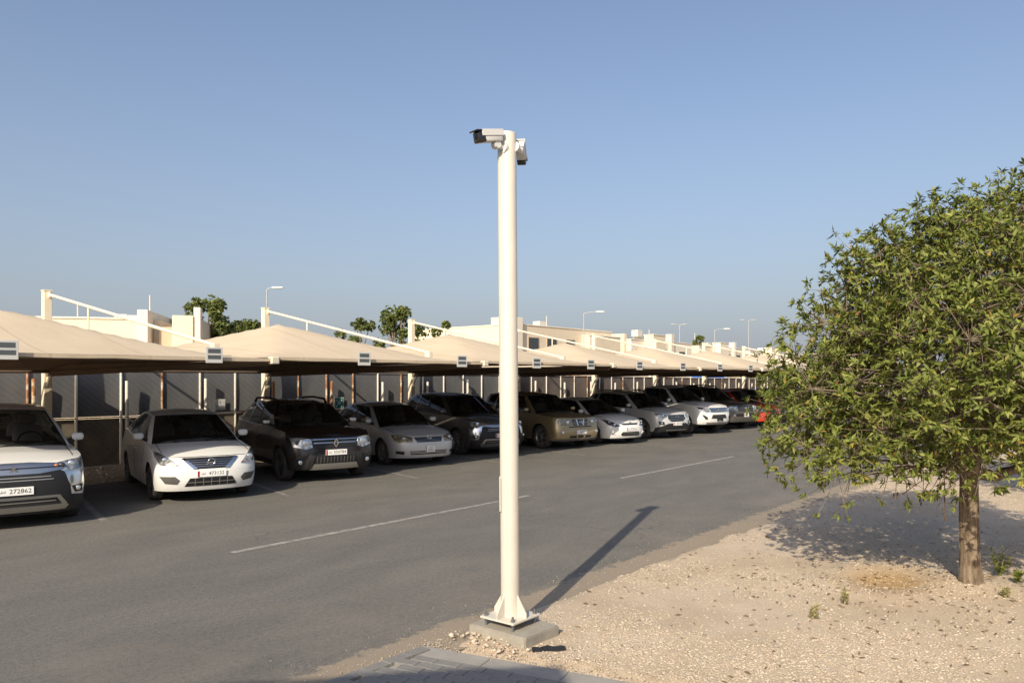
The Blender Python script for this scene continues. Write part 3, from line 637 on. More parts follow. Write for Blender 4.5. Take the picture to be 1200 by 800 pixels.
# ------------------------------------------------------------------ houses beyond the fence
def house(name, label, x0, y0, blocks, m='wall_cream', windows=(), extras=(), rz=0, sx=1.):
    """blocks: (dx0, dx1, dy0, dy1, z0, z1, material) boxes; windows on the road face: (dx, z, w, h)"""
    blocks = [(a*sx, b_*sx, *q) for a, b_, *q in blocks]; windows = [(q[0]*sx, *q[1:]) for q in windows]; extras = [(q[0], q[1]*sx, *q[2:]) for q in extras]
    e = empty(name, (x0, y0, 0), rz, label, 'house', 'houses beyond the fence')
    for (a, b_, c, d, z0, z1, mm) in blocks:
        t = MB(); t.bevbox(((a+b_)/2, (c+d)/2, (z0+z1)/2), (b_-a, d-c, z1-z0), .03); t.build('wall', mm or m, e)
        if z1 > 3.5 and b_-a > 2:
            t = MB(); t.bevbox(((a+b_)/2, (c+d)/2, z1+.03), (b_-a+.12, d-c+.12, .09), .02); t.build('parapet_cap', 'wall_white', e)
    for (dx, z, ww, hh) in windows:
        o = MB().box((dx, -.012, z), (ww, .06, hh)).build('window', 'wall_tan', e)
        MB().box((dx, -.028, z), (ww-.16, .06, hh-.16)).build('pane', 'window_dark', o)
        MB().bevbox((dx, -.06, z-hh/2-.05), (ww+.2, .16, .08), .01).build('sill', 'wall_white', o)
    for (kind, dx, dy, z, s) in extras:
        if kind == 'tank':
            t = MB(); t.lathe([(0, 0), (.5*s, 0), (.52*s, .1*s), (.52*s, .8*s), (.3*s, 1.0*s), (.12*s, 1.05*s), (0, 1.05*s)], 'Z', (dx, dy, z), 20); t.build('water_tank', 'tank_white', e, 40)
        elif kind == 'box':
            t = MB(); t.bevbox((dx, dy, z+s*.35), (s, s*.8, s*.7), .04); t.build('air_conditioner', 'tank_white', e)
        elif kind == 'dish':
            t = MB(); t.lathe([(0, .0), (.15*s, .03*s), (.32*s, .12*s), (.36*s, .17*s)], 'Y', (dx, dy, z+.75*s), 18); t.tube((dx, dy+.05, z), (dx, dy+.05, z+.75*s), .03, n=8); t.build('satellite_dish', 'tank_white', e, 50)
        elif kind == 'mast':
            t = MB(); t.tube((dx, dy, z), (dx, dy, z+s), .035, n=6); t.build('mast', 'tank_white', e)
        elif kind == 'post':
            t = MB(); t.bevbox((dx, dy, z+s/2), (.4, .4, s), .03); t.build('roof_post', 'wall_cream', e)
    return e
house('house', 'cream house with stepped parapet above the leftmost canopy', 13.2, 39.0,
      [(0, 7.0, 0, 9, 0, 4.85, None), (7.0, 7.75, -.2, 8, 0, 5.3, 'wall_white'), (7.75, 8.3, 1, 8, 0, 4.9, None), (8.3, 9.5, .5, 8, 0, 4.55, 'wall_tan'), (9.5, 11.0, -.4, 8, 0, 5.05, None), (11.0, 11.5, -.3, .3, 0, 5.45, 'wall_white')],
      windows=[(2, 3.2, 1.2, 1.2), (4.8, 3.2, 1.2, 1.2)], extras=[('box', 5.9, 2.2, 4.85, .5), ('box', 4.9, 2.6, 4.85, .6), ('mast', 7.5, 1, 5.3, .8), ('mast', 2.6, .6, 4.85, .8)], rz=R(-37), sx=.62)
house('house', 'large tan house block just right of the camera pole, sunlit end wall', 49.3, 40,
      [(0, 14.6, 0, 13, 0, 6.55, None), (-2.2, 0, 3.0, 12, 0, 4.6, 'wall_white'), (9.5, 14.8, -.9, 0, 0, 6.0, 'wall_cream'), (-.35, .35, -.35, .35, 0, 7.1, 'wall_white')],
      windows=[(2.2, 4.9, 1.5, 1.4), (4.8, 4.9, 1.5, 1.4), (7.6, 4.9, 1.5, 1.4), (2.2, 1.8, 1.6, 1.5), (6.2, 1.8, 1.6, 1.5)],
      extras=[('box', 1.2, 3, 6.55, 1.1), ('box', 2.8, 2.6, 6.55, .9), ('box', 6.2, 2.4, 6.55, 1), ('mast', 4.6, .4, 6.55, 1.0)])
house('house', 'pale villa beyond the fence, second of the far row', 67.6, 40,
      [(0, 13.5, 0, 12, 0, 6.0, 'wall_white'), (2.6, 5.2, -1.1, 0, 0, 6.55, 'wall_cream'), (8, 8.7, -.3, .4, 0, 6.9, None), (-.5, 0, .5, 4, 0, 6.6, None)],
      windows=[(1.3, 4.4, 1.3, 1.4), (6.6, 4.4, 1.5, 1.4), (11, 4.4, 1.5, 1.4), (11, 1.8, 1.5, 1.4)], extras=[('box', 4.6, 2, 6.55, 1.0), ('box', 5.6, 2.4, 6.0, 1.0), ('mast', 9, 3, 6, 1.6)])
house('house', 'cream villa beyond the fence, third of the far row', 83.0, 40,
      [(0, 12.5, 0, 12, 0, 5.85, None), (3.6, 6, -1, 0, 0, 6.3, 'wall_white'), (9.2, 9.9, -.3, .4, 0, 6.6, 'wall_white')],
      windows=[(2, 4.4, 1.5, 1.4), (8, 4.4, 1.5, 1.4), (11, 4.4, 1.3, 1.4)], extras=[('box', 7, 2.4, 5.85, 1.0), ('mast', 5, 3, 6.3, 1.4)])
house('house', 'pale villa at the far right end of the row of houses', 98.0, 40,
      [(0, 15, 0, 12, 0, 5.7, 'wall_white'), (5, 7.4, -1, 0, 0, 6.2, 'wall_cream')], windows=[(2, 4.3, 1.5, 1.4), (10, 4.3, 1.5, 1.4)], extras=[('box', 9, 2, 5.7, 1)])
house('house', 'low cream house with white end pier between the left canopies', 27.5, 44,
      [(0, 12, 0, 9, 0, 4.3, 'wall_cream')], windows=[(3, 2.6, 1.4, 1.3)], extras=[('box', 6, 3, 4.3, .9)])
e = empty('compound_wall', (38, 33.5, 0), 0, 'long cream compound wall with pilasters seen between fence and canopies', 'wall')
MB().bevbox((36, 0, 1.25), (84, .25, 2.5), .02).build('wall_panel', 'wall_cream', e)
for k in range(22): MB().bevbox((-5.6+k*3.9, -.06, 1.32), (.45, .42, 2.64), .02).build('pilaster', 'wall_white', e)
MB().bevbox((36, 0, 2.54), (84, .34, .08), .02).build('coping', 'wall_white', e)
# blue awning
e = empty('blue_awning', (58, 27.5, 0), 0, 'bright blue flat awning low behind the far end of the fence', 'awning')
MB().add([(0, 0, 2.05), (5.6, 0, 2.05), (5.6, 2.4, 2.5), (0, 2.4, 2.5), (0, 0, 1.98), (5.6, 0, 1.98), (5.6, 2.4, 2.43), (0, 2.4, 2.43)], [(0, 1, 2, 3), (7, 6, 5, 4), (0, 4, 5, 1), (1, 5, 6, 2), (2, 6, 7, 3), (3, 7, 4, 0)]).build('roof_sheet', 'awning_blue', e)
for px, py, h in ((.1, .1, 1.98), (5.5, .1, 1.98), (.1, 2.3, 2.43), (5.5, 2.3, 2.43)): MB().tube((px, py, -.03), (px, py, h), .05, n=8).build('post', 'galv', e)

# ------------------------------------------------------------------ street lamps
def lamp(x, y, h, arm, az, label, head='lamp_white', twin=False):
    e = empty('street_lamp', (x, y, 0), az, label, 'street lamp', 'street lamps beyond the fence')
    MB().tube((0, 0, -.03), (0, 0, h), .06, .035, 12).build('pole', 'lamp_grey', e, 50)
    for s in ((1, -1) if twin else (1,)):
        MB().path([(0, 0, h-.05), (s*arm*.5, 0, h+.06), (s*arm, 0, h+.10)], [.035, .03, .03], 8).build('arm', 'lamp_grey', e, 60)
        MB().sell((s*(arm+.38), 0, h+.10), (.75, .26, .13), .7).build('lamp_head', head, e, 180)
    return e
ra = math.atan2(-math.cos(TH), math.sin(TH))
lamp(25.65, 39.7, 7.3, .25, ra, 'slim street lamp rising behind the second canopy column')
lamp(50.1, 33.9, 7.2, .9, ra, 'street lamp with long white head above the fifth canopy column')
lamp(75.4, 34.6, 7.15, .9, ra, 'street lamp with white head, farthest of the single-arm lamps, near the tree')
lamp(82, 42.0, 8.3, .3, ra, 'thin twin-head lamp post left of the two farthest', 'lamp_grey', True)
lamp(92, 37.75, 9.2, .3, ra, 'tall thin twin-head lamp post nearest the tree', 'lamp_grey', True)

# ------------------------------------------------------------------ trees
def leaf_mesh(name, P, A, n_per, lmin, lmax, wid, m, spread=(.15, 1.15), droop=.25, seed=1):
    """rosettes at P with axis A, n_per leaves each; every leaf is two folded triangles pairs (4 verts, 2 faces)"""
    rs = np.random.RandomState(seed); P = np.repeat(np.array(P), n_per, 0); A = np.repeat(np.array(A), n_per, 0); N = len(P)
    A /= np.linalg.norm(A, axis=1, keepdims=True)
    t = rs.normal(size=(N, 3)); t -= A*(t*A).sum(1, keepdims=True); t /= np.linalg.norm(t, axis=1, keepdims=True)
    el = rs.uniform(spread[0], spread[1], N)[:, None]
    d = t*np.cos(el)+A*np.sin(el); d[:, 2] -= droop*rs.rand(N); d /= np.linalg.norm(d, axis=1, keepdims=True)
    sdir = np.cross(d, A+.3*rs.normal(size=(N, 3))); sdir /= np.linalg.norm(sdir, axis=1, keepdims=True)+1e-9
    up = np.cross(sdir, d); L = rs.uniform(lmin, lmax, N)[:, None]; W = L*wid*rs.uniform(.8, 1.2, N)[:, None]
    b0 = P+rs.normal(size=(N, 3))*.008
    v0 = b0; v1 = b0+d*L*.45+sdir*W+up*W*.35; v2 = b0+d*L-up*L*.12; v3 = b0+d*L*.45-sdir*W+up*W*.35
    V = np.stack([v0, v1, v2, v3], 1).reshape(-1, 3)
    I = 4*np.arange(N)[:, None]; F = np.concatenate([I+np.array([[0, 1, 2]]), I+np.array([[0, 2, 3]])], 1).reshape(-1, 3)
    return np_mesh(name, V, F, m)

NRX = np.array([math.sin(TH), -math.cos(TH), 0]); NFZ = np.array([math.cos(TH), math.sin(TH), 0])
ENV = [(1.1, 1.2), (1.35, 1.55), (1.7, 1.68), (2.1, 1.7), (2.5, 1.58), (2.95, 1.27), (3.3, 1.0), (3.55, .66), (3.8, .35)]
def near_crown(seed):
    r = random.Random(seed); clumps = []
    tries = 0
    while len(clumps) < 255:
        z = r.uniform(1.36, 3.72); a = r.uniform(0, 2*math.pi); lob = mnoise.noise(Vector((1.3*math.cos(a)+seed, 1.3*math.sin(a), z*.95))); rr = herm(ENV, z)*(.38+.58*r.random()**.55)*(1+.30*lob)
        if mnoise.noise(Vector((1.9*rr*math.cos(a)+9, 1.9*rr*math.sin(a), z*1.9))) < -.30: continue
        off = .05+.10*(z-2)
        if z > 3.5: off += .32*(z-3.5)/.5
        c = NRX*(off+rr*math.cos(a))+NFZ*(rr*math.sin(a))+np.array([0, 0, z])
        if any(np.linalg.norm(c-q) < .23 for q in clumps):
            tries += 1
            if tries < 12000: continue
        clumps.append(c)
    # protruding shoots that break up the outline
    for (ox, oz, oy) in [(-1.74, 2.3, 0), (-1.72, 1.8, .2), (-1.74, 1.45, -.2), (-1.45, 2.65, 0), (-1.2, 3.0, .1), (-1.05, 3.25, 0), (-.7, 3.42, .1), (-.25, 3.5, -.1), (.1, 3.68, 0), (.35, 3.82, .1), (.6, 3.9, 0), (.9, 3.7, -.1), (-1.45, 1.18, -.3), (-1.2, 1.12, 0), (-.8, 1.15, -.3), (-1.0, 1.25, -.4), (-.4, 1.2, -.2), (.6, 1.25, -.3), (.9, 1.2, .2), (-1.7, 2.0, -.3), (-1.6, 1.32, .0), (-.5, 1.35, -.6), (1.2, 3.5, 0), (.5, 3.8, -.3)]:
        clumps.append(NRX*ox+NFZ*oy+np.array([0, 0, oz]))
    return clumps
def near_tree(loc, label, seed, group, rz=0, data=None):
    e = empty('tree', loc, rz, label, 'tree', group)
    if data is None:
        r = random.Random(seed); clumps = near_crown(seed)
        # trunk with flare, twist and furrows
        t = MB(); vs = []; fs = []; n = 20; levels = 16
        for i in range(levels):
            f = i/(levels-1); z = -.06+f*1.36; rad = .088+.045*math.exp(-f*9)-.012*f+.02*max(0, f-.8)/.2
            cx = .03*math.sin(f*2.2)-.03*f; cy = .02*math.sin(f*3)
            for k in range(n):
                a = 2*math.pi*k/n; q = rad*(1+.11*math.sin(3*a+f*1.4)+.09*math.sin(7*a-f*2)+.05*nz2(a*2, z*2, 2, seed)); vs.append((cx+q*math.cos(a), cy+q*math.sin(a), z))
        for i in range(levels-1):
            for k in range(n): fs.append((i*n+k, i*n+(k+1) % n, (i+1)*n+(k+1) % n, (i+1)*n+k))
        t.add(vs, fs); trunk = t.mesh('trunk', 'bark', 180)
        limbs = MB(); nodes = []
        for k in range(11):
            a = 2*math.pi*k/11+r.uniform(-.25, .25); zt = r.uniform(1.7, 3.5); rr = herm(ENV, zt)*r.uniform(.4, .7)
            if k % 4 == 0: zt = 3.6; rr = .35
            p0 = Vector((.0+.05*math.cos(a), .05*math.sin(a), 1.12+.12*r.random())); p3 = Vector((rr*math.cos(a), rr*math.sin(a), zt))
            pl = []
            for i in range(9):
                f = i/8; q = p0.lerp(p3, f); q.z -= .25*math.sin(math.pi*f)*(1 if zt < 2.5 else -.2); q += Vector((r.gauss(0, .03), r.gauss(0, .03), r.gauss(0, .02))) if 0 < i < 8 else Vector()
                pl.append(q)
            limbs.path(pl, [.062-.048*i/8 for i in range(9)], 7); nodes += pl[2:]
        twigs = MB(); RP = []; RA = []
        for c in clumps:
            C = Vector(c); best = min(nodes, key=lambda q: (q-C).length+max(0, q.z-C.z)*1.5)
            mid = best.lerp(C, .5)+Vector((r.gauss(0, .06), r.gauss(0, .06), r.gauss(-.02, .06)))
            twigs.path([best, best.lerp(mid, .5)+Vector((r.gauss(0, .02), 0, 0)), mid, C], [.016, .013, .010, .006], 5)
            hd = Vector((C.x, C.y, 0)); outw = (hd.normalized() if hd.length > .1 else Vector((1, 0, 0)))*.7+Vector((0, 0, .55))
            for i in range(r.randint(25, 34)):
                dv = Vector((r.gauss(0, 1), r.gauss(0, 1), r.gauss(0, .8))).normalized()+outw*.55
                L = .12+.27*r.random(); p = C+dv.normalized()*L*1.15
                if i % 2 == 0: twigs.path([C, C.lerp(p, .55)+Vector((0, 0, -.01)), p], [.0048, .0036, .002], 3)
                RP.append(tuple(p)); ax = dv.normalized()*.7+Vector((0, 0, .35)); RA.append(tuple(ax))
        crown = leaf_mesh('crown', RP, RA, 13, .026, .09, .175, 'leaf_near', (-.1, 1.3), .4, seed)
        # bare dead twigs inside the crown
        for i in range(380):
            q = Vector(clumps[r.randrange(len(clumps))])*1.0; q2 = Vector((q.x*r.uniform(.55, .95), q.y*r.uniform(.55, .95), q.z*r.uniform(.8, 1.0)))
            d = Vector((r.gauss(0, 1), r.gauss(0, 1), r.gauss(.1, .7))).normalized()*r.uniform(.18, .42)
            twigs.path([q2, q2+d*.5+Vector((0, 0, .02)), q2+d], [.006, .004, .0015], 3)
        pods = []
        for (ox, z0, z1, oy) in [(-.55, 1.3, .86, -.5), (-.72, 1.3, .95, -.45), (-.5, 1.2, .78, -.42), (-.33, 1.3, .98, -.5), (-.95, 1.25, 1.0, -.4)]:
            b0 = NRX*ox+NFZ*oy; pd = MB(); pods.append(pd); pd.path([Vector((b0[0], b0[1], z0)), Vector((b0[0]+.03, b0[1], (z0+z1)/2)), Vector((b0[0]+.01, b0[1], z1))], .0035, 4)
            for q in range(3): pd.sell((b0[0]+r.uniform(-.03, .03), b0[1]+r.uniform(-.02, .02), z1+r.uniform(-.03, .03)), (.018, .018, .06), 1, 6, 4)
        data = (trunk, limbs.mesh('limbs', 'bark', 180), twigs.mesh('twigs', 'twig'), crown, *[pd.mesh('dry_pod', 'pod') for pd in pods])
    for nm, me in zip(['trunk', 'limbs', 'twigs', 'crown']+['dry_pod']*9, data):
        o = link(nm, me, e)
        if nm in ('crown', 'twigs', 'dry_pod'): o['kind'] = 'stuff'
    return e, data
t1, data1 = near_tree((8.82, 1.33, 0), 'leafy green tree with bare furrowed trunk on the gravel, nearest and largest', 5, 'trees on the gravel verge')
t2, _ = near_tree((16.2, .35, 0), 'second green tree on the gravel, mostly hidden behind the nearest tree', 5, 'trees on the gravel verge', R(130), data1)

def far_tree(x, y, ztop, rad, label, seed, zbot=2.6, lobes=16, leaf=(.12, .22), nper=8, per=42):
    r = random.Random(seed); e = empty('tree', (x, y, 0), 0, label, 'tree', 'trees beyond the fence')
    t = MB(); t.path([(0, 0, -.05), (.05, .03, zbot*.6), (.0, .05, zbot+.6), (0, 0, (ztop+zbot)/2)], [.2, .16, .12, .06], 10); 
    cs = []
    for i in range(lobes):
        f = r.random(); z = zbot+(ztop-zbot)*f; rr = rad*math.sin(math.pi*min(1, .2+.72*f))**.6*(.35+.65*r.random()**.6); a = r.uniform(0, 6.283)
        cs.append(Vector((rr*math.cos(a), rr*math.sin(a), min(z, ztop-.25))))
    cs.append(Vector((.1, 0, ztop-.2))); cs.append(Vector((rad*.9, -rad*.5, zbot+(ztop-zbot)*.45))); cs.append(Vector((-rad*.8, rad*.3, zbot+(ztop-zbot)*.5)))
    P = []; A = []
    for c in cs:
        s = r.uniform(.28, .5)*rad/1.6
        t.path([(0, 0, zbot*.9), Vector((0, 0, zbot*.9)).lerp(c, .6)+Vector((0, 0, .1)), c], [.06, .04, .015], 5)
        for i in range(per):
            d = Vector((r.gauss(0, 1), r.gauss(0, 1), r.gauss(0, 1))).normalized(); p = c+d*s*(.5+.6*r.random()); P.append(tuple(p)); A.append(tuple(d+Vector((0, 0, .4))))
    t.build('trunk', 'bark', e, 60); o = link('crown', leaf_mesh('crown', P, A, nper, leaf[0], leaf[1], .3, 'leaf_far', (0, 1.2), .2, seed), e); o['kind'] = 'stuff'
    return e
far_tree(21.9, 39.6, 6.35, 1.6, 'rounded dark green tree beyond the fence, right of the stepped house', 21, 3.6, 22)
far_tree(25.0, 41.0, 5.35, 1.5, 'low green tree top just right of the rounded dark tree', 22, 3.0, 14)
far_tree(32.2, 39.6, 5.8, 1.5, 'green tree beyond the fence, left of the third canopy column', 23, 2.4, 16)
far_tree(34.0, 37.4, 6.6, 1.7, 'taller green tree beyond the fence, right behind the third canopy column', 24, 2.0, 20)
far_tree(35.6, 34.9, 5.7, 1.2, 'slender green tree right of the third canopy column', 25, 1.9, 12)
far_tree(30.5, 32.0, 3.3, 1.5, 'low bushy green tree peeping over the fence, left one', 26, 1.0, 16)
far_tree(33.5, 30.5, 3.2, 1.5, 'low bushy green tree peeping over the fence, right one', 27, 1.0, 16)
far_tree(76, 30.0, 3.6, 2.2, 'low green tree over the far end of the fence beside the blue awning', 28, 1.0, 18)
far_tree(81, 29.0, 3.7, 2.2, 'low green tree over the far end of the fence, behind the near tree', 29, 1.0, 18)
far_tree(86, 41.5, 7.2, .8, 'small rounded tree standing above the far villas', 30, 5.2, 8)

def weed(x, y, h, n, label, m='leaf_near', seed=1):
    r = random.Random(seed); e = empty('weed', (x, y, gravel_h(x, y)), 0, label, 'weed', 'weeds on the gravel'); s = MB(); P = []; A = []
    for i in range(n):
        a = r.uniform(0, 6.283); L = h*r.uniform(.6, 1.1); tip = Vector((math.cos(a)*h*.45*r.random(), math.sin(a)*h*.45*r.random(), L))
        s.path([(0, 0, -.01), tip*.5+Vector((0, 0, .02)), tip], [.003, .0025, .001], 4)
        for k in range(6): P.append(tuple(tip*(.25+.15*k))); A.append((r.gauss(0, .4), r.gauss(0, .4), 1))
    s.build('stems', m, e); o = link('leaves', leaf_mesh('leaves', P, A, 4, .02, .05, .22, m, (.1, 1.), .1, seed), e); o['kind'] = 'stuff'
weed(9.45, 1.16, .27, 12, 'small green weed growing right beside the tree trunk', seed=41); weed(9.2, .98, .12, 8, 'tiny green weed at the foot of the trunk, below the taller weed', seed=45)
weed(7.42, 2.13, .13, 7, 'dry yellowish tuft on the gravel, nearer the tree', 'leaf_dry', 42); weed(6.8, 2.21, .10, 6, 'dry yellowish tuft on the gravel, left of the other dry tuft', 'leaf_dry', 43); weed(8.55, 1.0, .08, 6, 'low dry grass at the base of the tree trunk', 'leaf_dry', 44)

# ------------------------------------------------------------------ camera pole, footing and cameras
PX, PY = 4.832, 3.989
ft = empty('concrete_footing', (4.845, 3.96, 0), 0, 'rough concrete footing block under the camera pole', 'footing')
bm = bmesh.new(); bmesh.ops.create_cube(bm, size=1)
for q in bm.verts: q.co = Vector((q.co.x*.44, q.co.y*.59, q.co.z*.16+.02))
bmesh.ops.bevel(bm, geom=list(bm.edges), offset=.008, segments=2, affect='EDGES'); bmesh.ops.subdivide_edges(bm, edges=list(bm.edges), cuts=5, use_grid_fill=True)
for q in bm.verts: q.co += Vector((nz2(q.co.y, q.co.z, 9, 51), nz2(q.co.x, q.co.z, 9, 52), nz2(q.co.x, q.co.y, 8, 53)))*.007
me = bpy.data.meshes.new('block'); bm.to_mesh(me); bm.free(); me.materials.append(MATS['concrete']); me.shade_smooth(); me.set_sharp_from_angle(angle=R(40)); link('block', me, ft)
pts = [(4.44+.2*rng.random(), 3.62+.75*rng.random(), .012+.03*rng.random()) for _ in range(150)]
tag(stones('rubble', pts, .005, .036, power=3.2), 'broken stones heaped beside the concrete footing', 'rubble', kind='stuff')
e = empty('plastic_scrap', (4.72, 3.52, .025), R(-42), 'crumpled strip of black plastic beside the footing', 'scrap')
t = MB(); vs = []; fs = []
for i in range(9):
    for j in range(4): vs.append((-.13+.26*i/8, -.035+.07*j/3*(1-.3*abs(i-4)/4), .005*math.sin(i*1.9+j*2.3)+.006*j))
for i in range(8):
    for j in range(3): fs.append((i*4+j, (i+1)*4+j, (i+1)*4+j+1, i*4+j+1))
t.add(vs, fs).build('sheet', 'debris_black', e)

pole = empty('camera_pole', (PX, PY, .1), 0, 'tall cream steel pole with two surveillance cameras, bolted to a concrete block', 'pole')
t = MB(); t.lathe([(0, .075), (.0765, .075), (.0765, 3.985), (.072, 3.995), (0, 3.995)], 'Z', (0, 0, 0), 40); t.build('shaft', 'pole_paint', pole, 40)
MB().bevbox((0, 0, .067), (.35, .35, .016), .003).build('base_plate', 'pole_paint', pole)
for k in range(4):
    a = k*math.pi/2; M = Matrix.Rotation(a, 4, 'Z') @ Matrix(((1, 0, 0, 0), (0, 0, 1, 0), (0, 1, 0, 0), (0, 0, 0, 1)))
    MB().prism([(.072, .0755), (.168, .0755), (.168, .11), (.075, .25)], -.005, .005, M).build('gusset', 'pole_paint', pole)
for sx_ in (-1, 1):
    for sy_ in (-1, 1):
        bo = MB().tube((sx_*.14, sy_*.14, -.01), (sx_*.14, sy_*.14, .115), .009, n=10).build('anchor_bolt', 'galv', pole)
        MB().tube((sx_*.14, sy_*.14, .0755), (sx_*.14, sy_*.14, .093), .018, n=6).build('nut', 'galv', bo); MB().tube((sx_*.14, sy_*.14, .04), (sx_*.14, sy_*.14, .058), .018, n=6).build('nut', 'galv', bo)
# hand hole cover on the side
dl = Vector((-NRX[0], -NRX[1], 0)); MB().bevbox(dl*.076+Vector((0, 0, 1.06)), (.10, .012, .28), .004, Matrix.Rotation(math.atan2(dl.y, dl.x)-math.pi/2, 3, 'Z')).build('access_cover', 'pole_paint', pole)
pole.rotation_euler = (.030*NRX[1]/4, -.030*NRX[0]/4, 0)
def cctv(mount, dirv, label, base_dir):
    d = Vector(dirv).normalized(); e = empty('surveillance_camera', mount, 0, label, 'camera', 'surveillance cameras on the pole'); e.rotation_mode = 'QUATERNION'
    z = Vector((0, 0, 1)); yv = z.cross(d).normalized(); zv = d.cross(yv); M = Matrix((d, yv, zv)).transposed(); e.rotation_quaternion = M.to_quaternion()
    MB().bevbox((0, 0, 0), (.20, .088, .082), .014).build('body', 'cctv_white', e, 40)
    MB().bevbox((.02, 0, .047), (.26, .100, .012), .005).build('sunshield', 'cctv_white', e, 40)
    for s in (-1, 1): MB().bevbox((.0, s*.047, .025), (.22, .006, .045), .002).build('shield_side', 'cctv_white', e)
    fr = MB().bevbox((.105, 0, -.003), (.07, .091, .085), .012).build('front_bezel', 'cctv_black', e, 40)
    MB().lathe([(0, .140), (.022, .140), (.026, .136), (.026, .13)], 'X', (0, 0, 0), 20).build('lens', 'cctv_black', fr, 40)
    MB().bevbox((.135, 0, .046), (.055, .104, .012), .004).build('visor', 'cctv_black', e)
    MB().lathe([(0, -.03), (.03, -.03), (.034, -.02), (.034, .02), (.03, .03), (0, .03)], 'Y', (-.05, 0, -.062), 18).build('joint', 'cctv_white', e, 40)
    bl = M.inverted() @ (Vector(base_dir)); p0 = Vector((-.05, 0, -.062)); p1 = p0+bl
    MB().tube(p0, p1, .021, n=14).build('arm', 'cctv_white', e, 40)
    bd = bl.normalized(); MB().tube(p1-bd*.02, p1+bd*.006, .052, n=24).build('mount_disc', 'cctv_white', e, 40)
    return e
XR = Vector(NRX); ZF = Vector(NFZ); UP = Vector((0, 0, 1)); PC = Vector((PX, PY, 0))
c1 = PC - XR*.162 - ZF*.145 + UP*4.02
cctv(c1, -XR*.74-ZF*.60-UP*.20, 'white bullet camera with black front, pointing left from the pole top', XR*.06+ZF*.06-UP*.01)
c2 = PC + XR*.085 + ZF*.125 + UP*3.985
cam2 = cctv(c2, XR*.10+ZF*.80-UP*.52, 'white bullet camera on the right of the pole top, turned away', -XR*.05-ZF*.085+UP*.02)

cam2.scale = (.85, .85, .85)
# guard cabin behind the photographer whose shadow falls on the walkway
CAB = Vector((-2.42, .88)); a1 = Vector((-.74, .67)).normalized(); a2 = Vector((-.67, -.74)).normalized()
e = empty('guard_cabin', (CAB.x, CAB.y, 0), 0, 'cream guard cabin beside the walkway, its shadow falling on the pavers', 'cabin')
def cb(i, j): return (a1.x*i+a2.x*j, a1.y*i+a2.y*j)
MB().prism([cb(.12, .12), cb(5.8, .12), cb(5.8, 3.9), cb(.12, 3.9)], -.03, 4.3).build('wall', 'wall_cream', e)
MB().prism([cb(0, 0), cb(6, 0), cb(6, 4.02), cb(0, 4.02)], 4.303, 4.52).build('roof', 'wall_white', e)
dr_ = MB().prism([cb(2.2, .09), cb(3.1, .09), cb(3.1, .118), cb(2.2, .118)], 0, 2.1).build('door', 'wall_tan', e); MB().prism([cb(3.0, .05), cb(3.04, .05), cb(3.04, .088), cb(3.0, .088)], 1.0, 1.12).build('handle', 'galv', dr_)
wd = MB().prism([cb(3.8, .09), cb(5.0, .09), cb(5.0, .118), cb(3.8, .118)], 1.0, 2.1).build('window', 'wall_white', e); MB().prism([cb(3.88, .075), cb(4.92, .075), cb(4.92, .088), cb(3.88, .088)], 1.08, 2.02).build('pane', 'window_dark', wd)
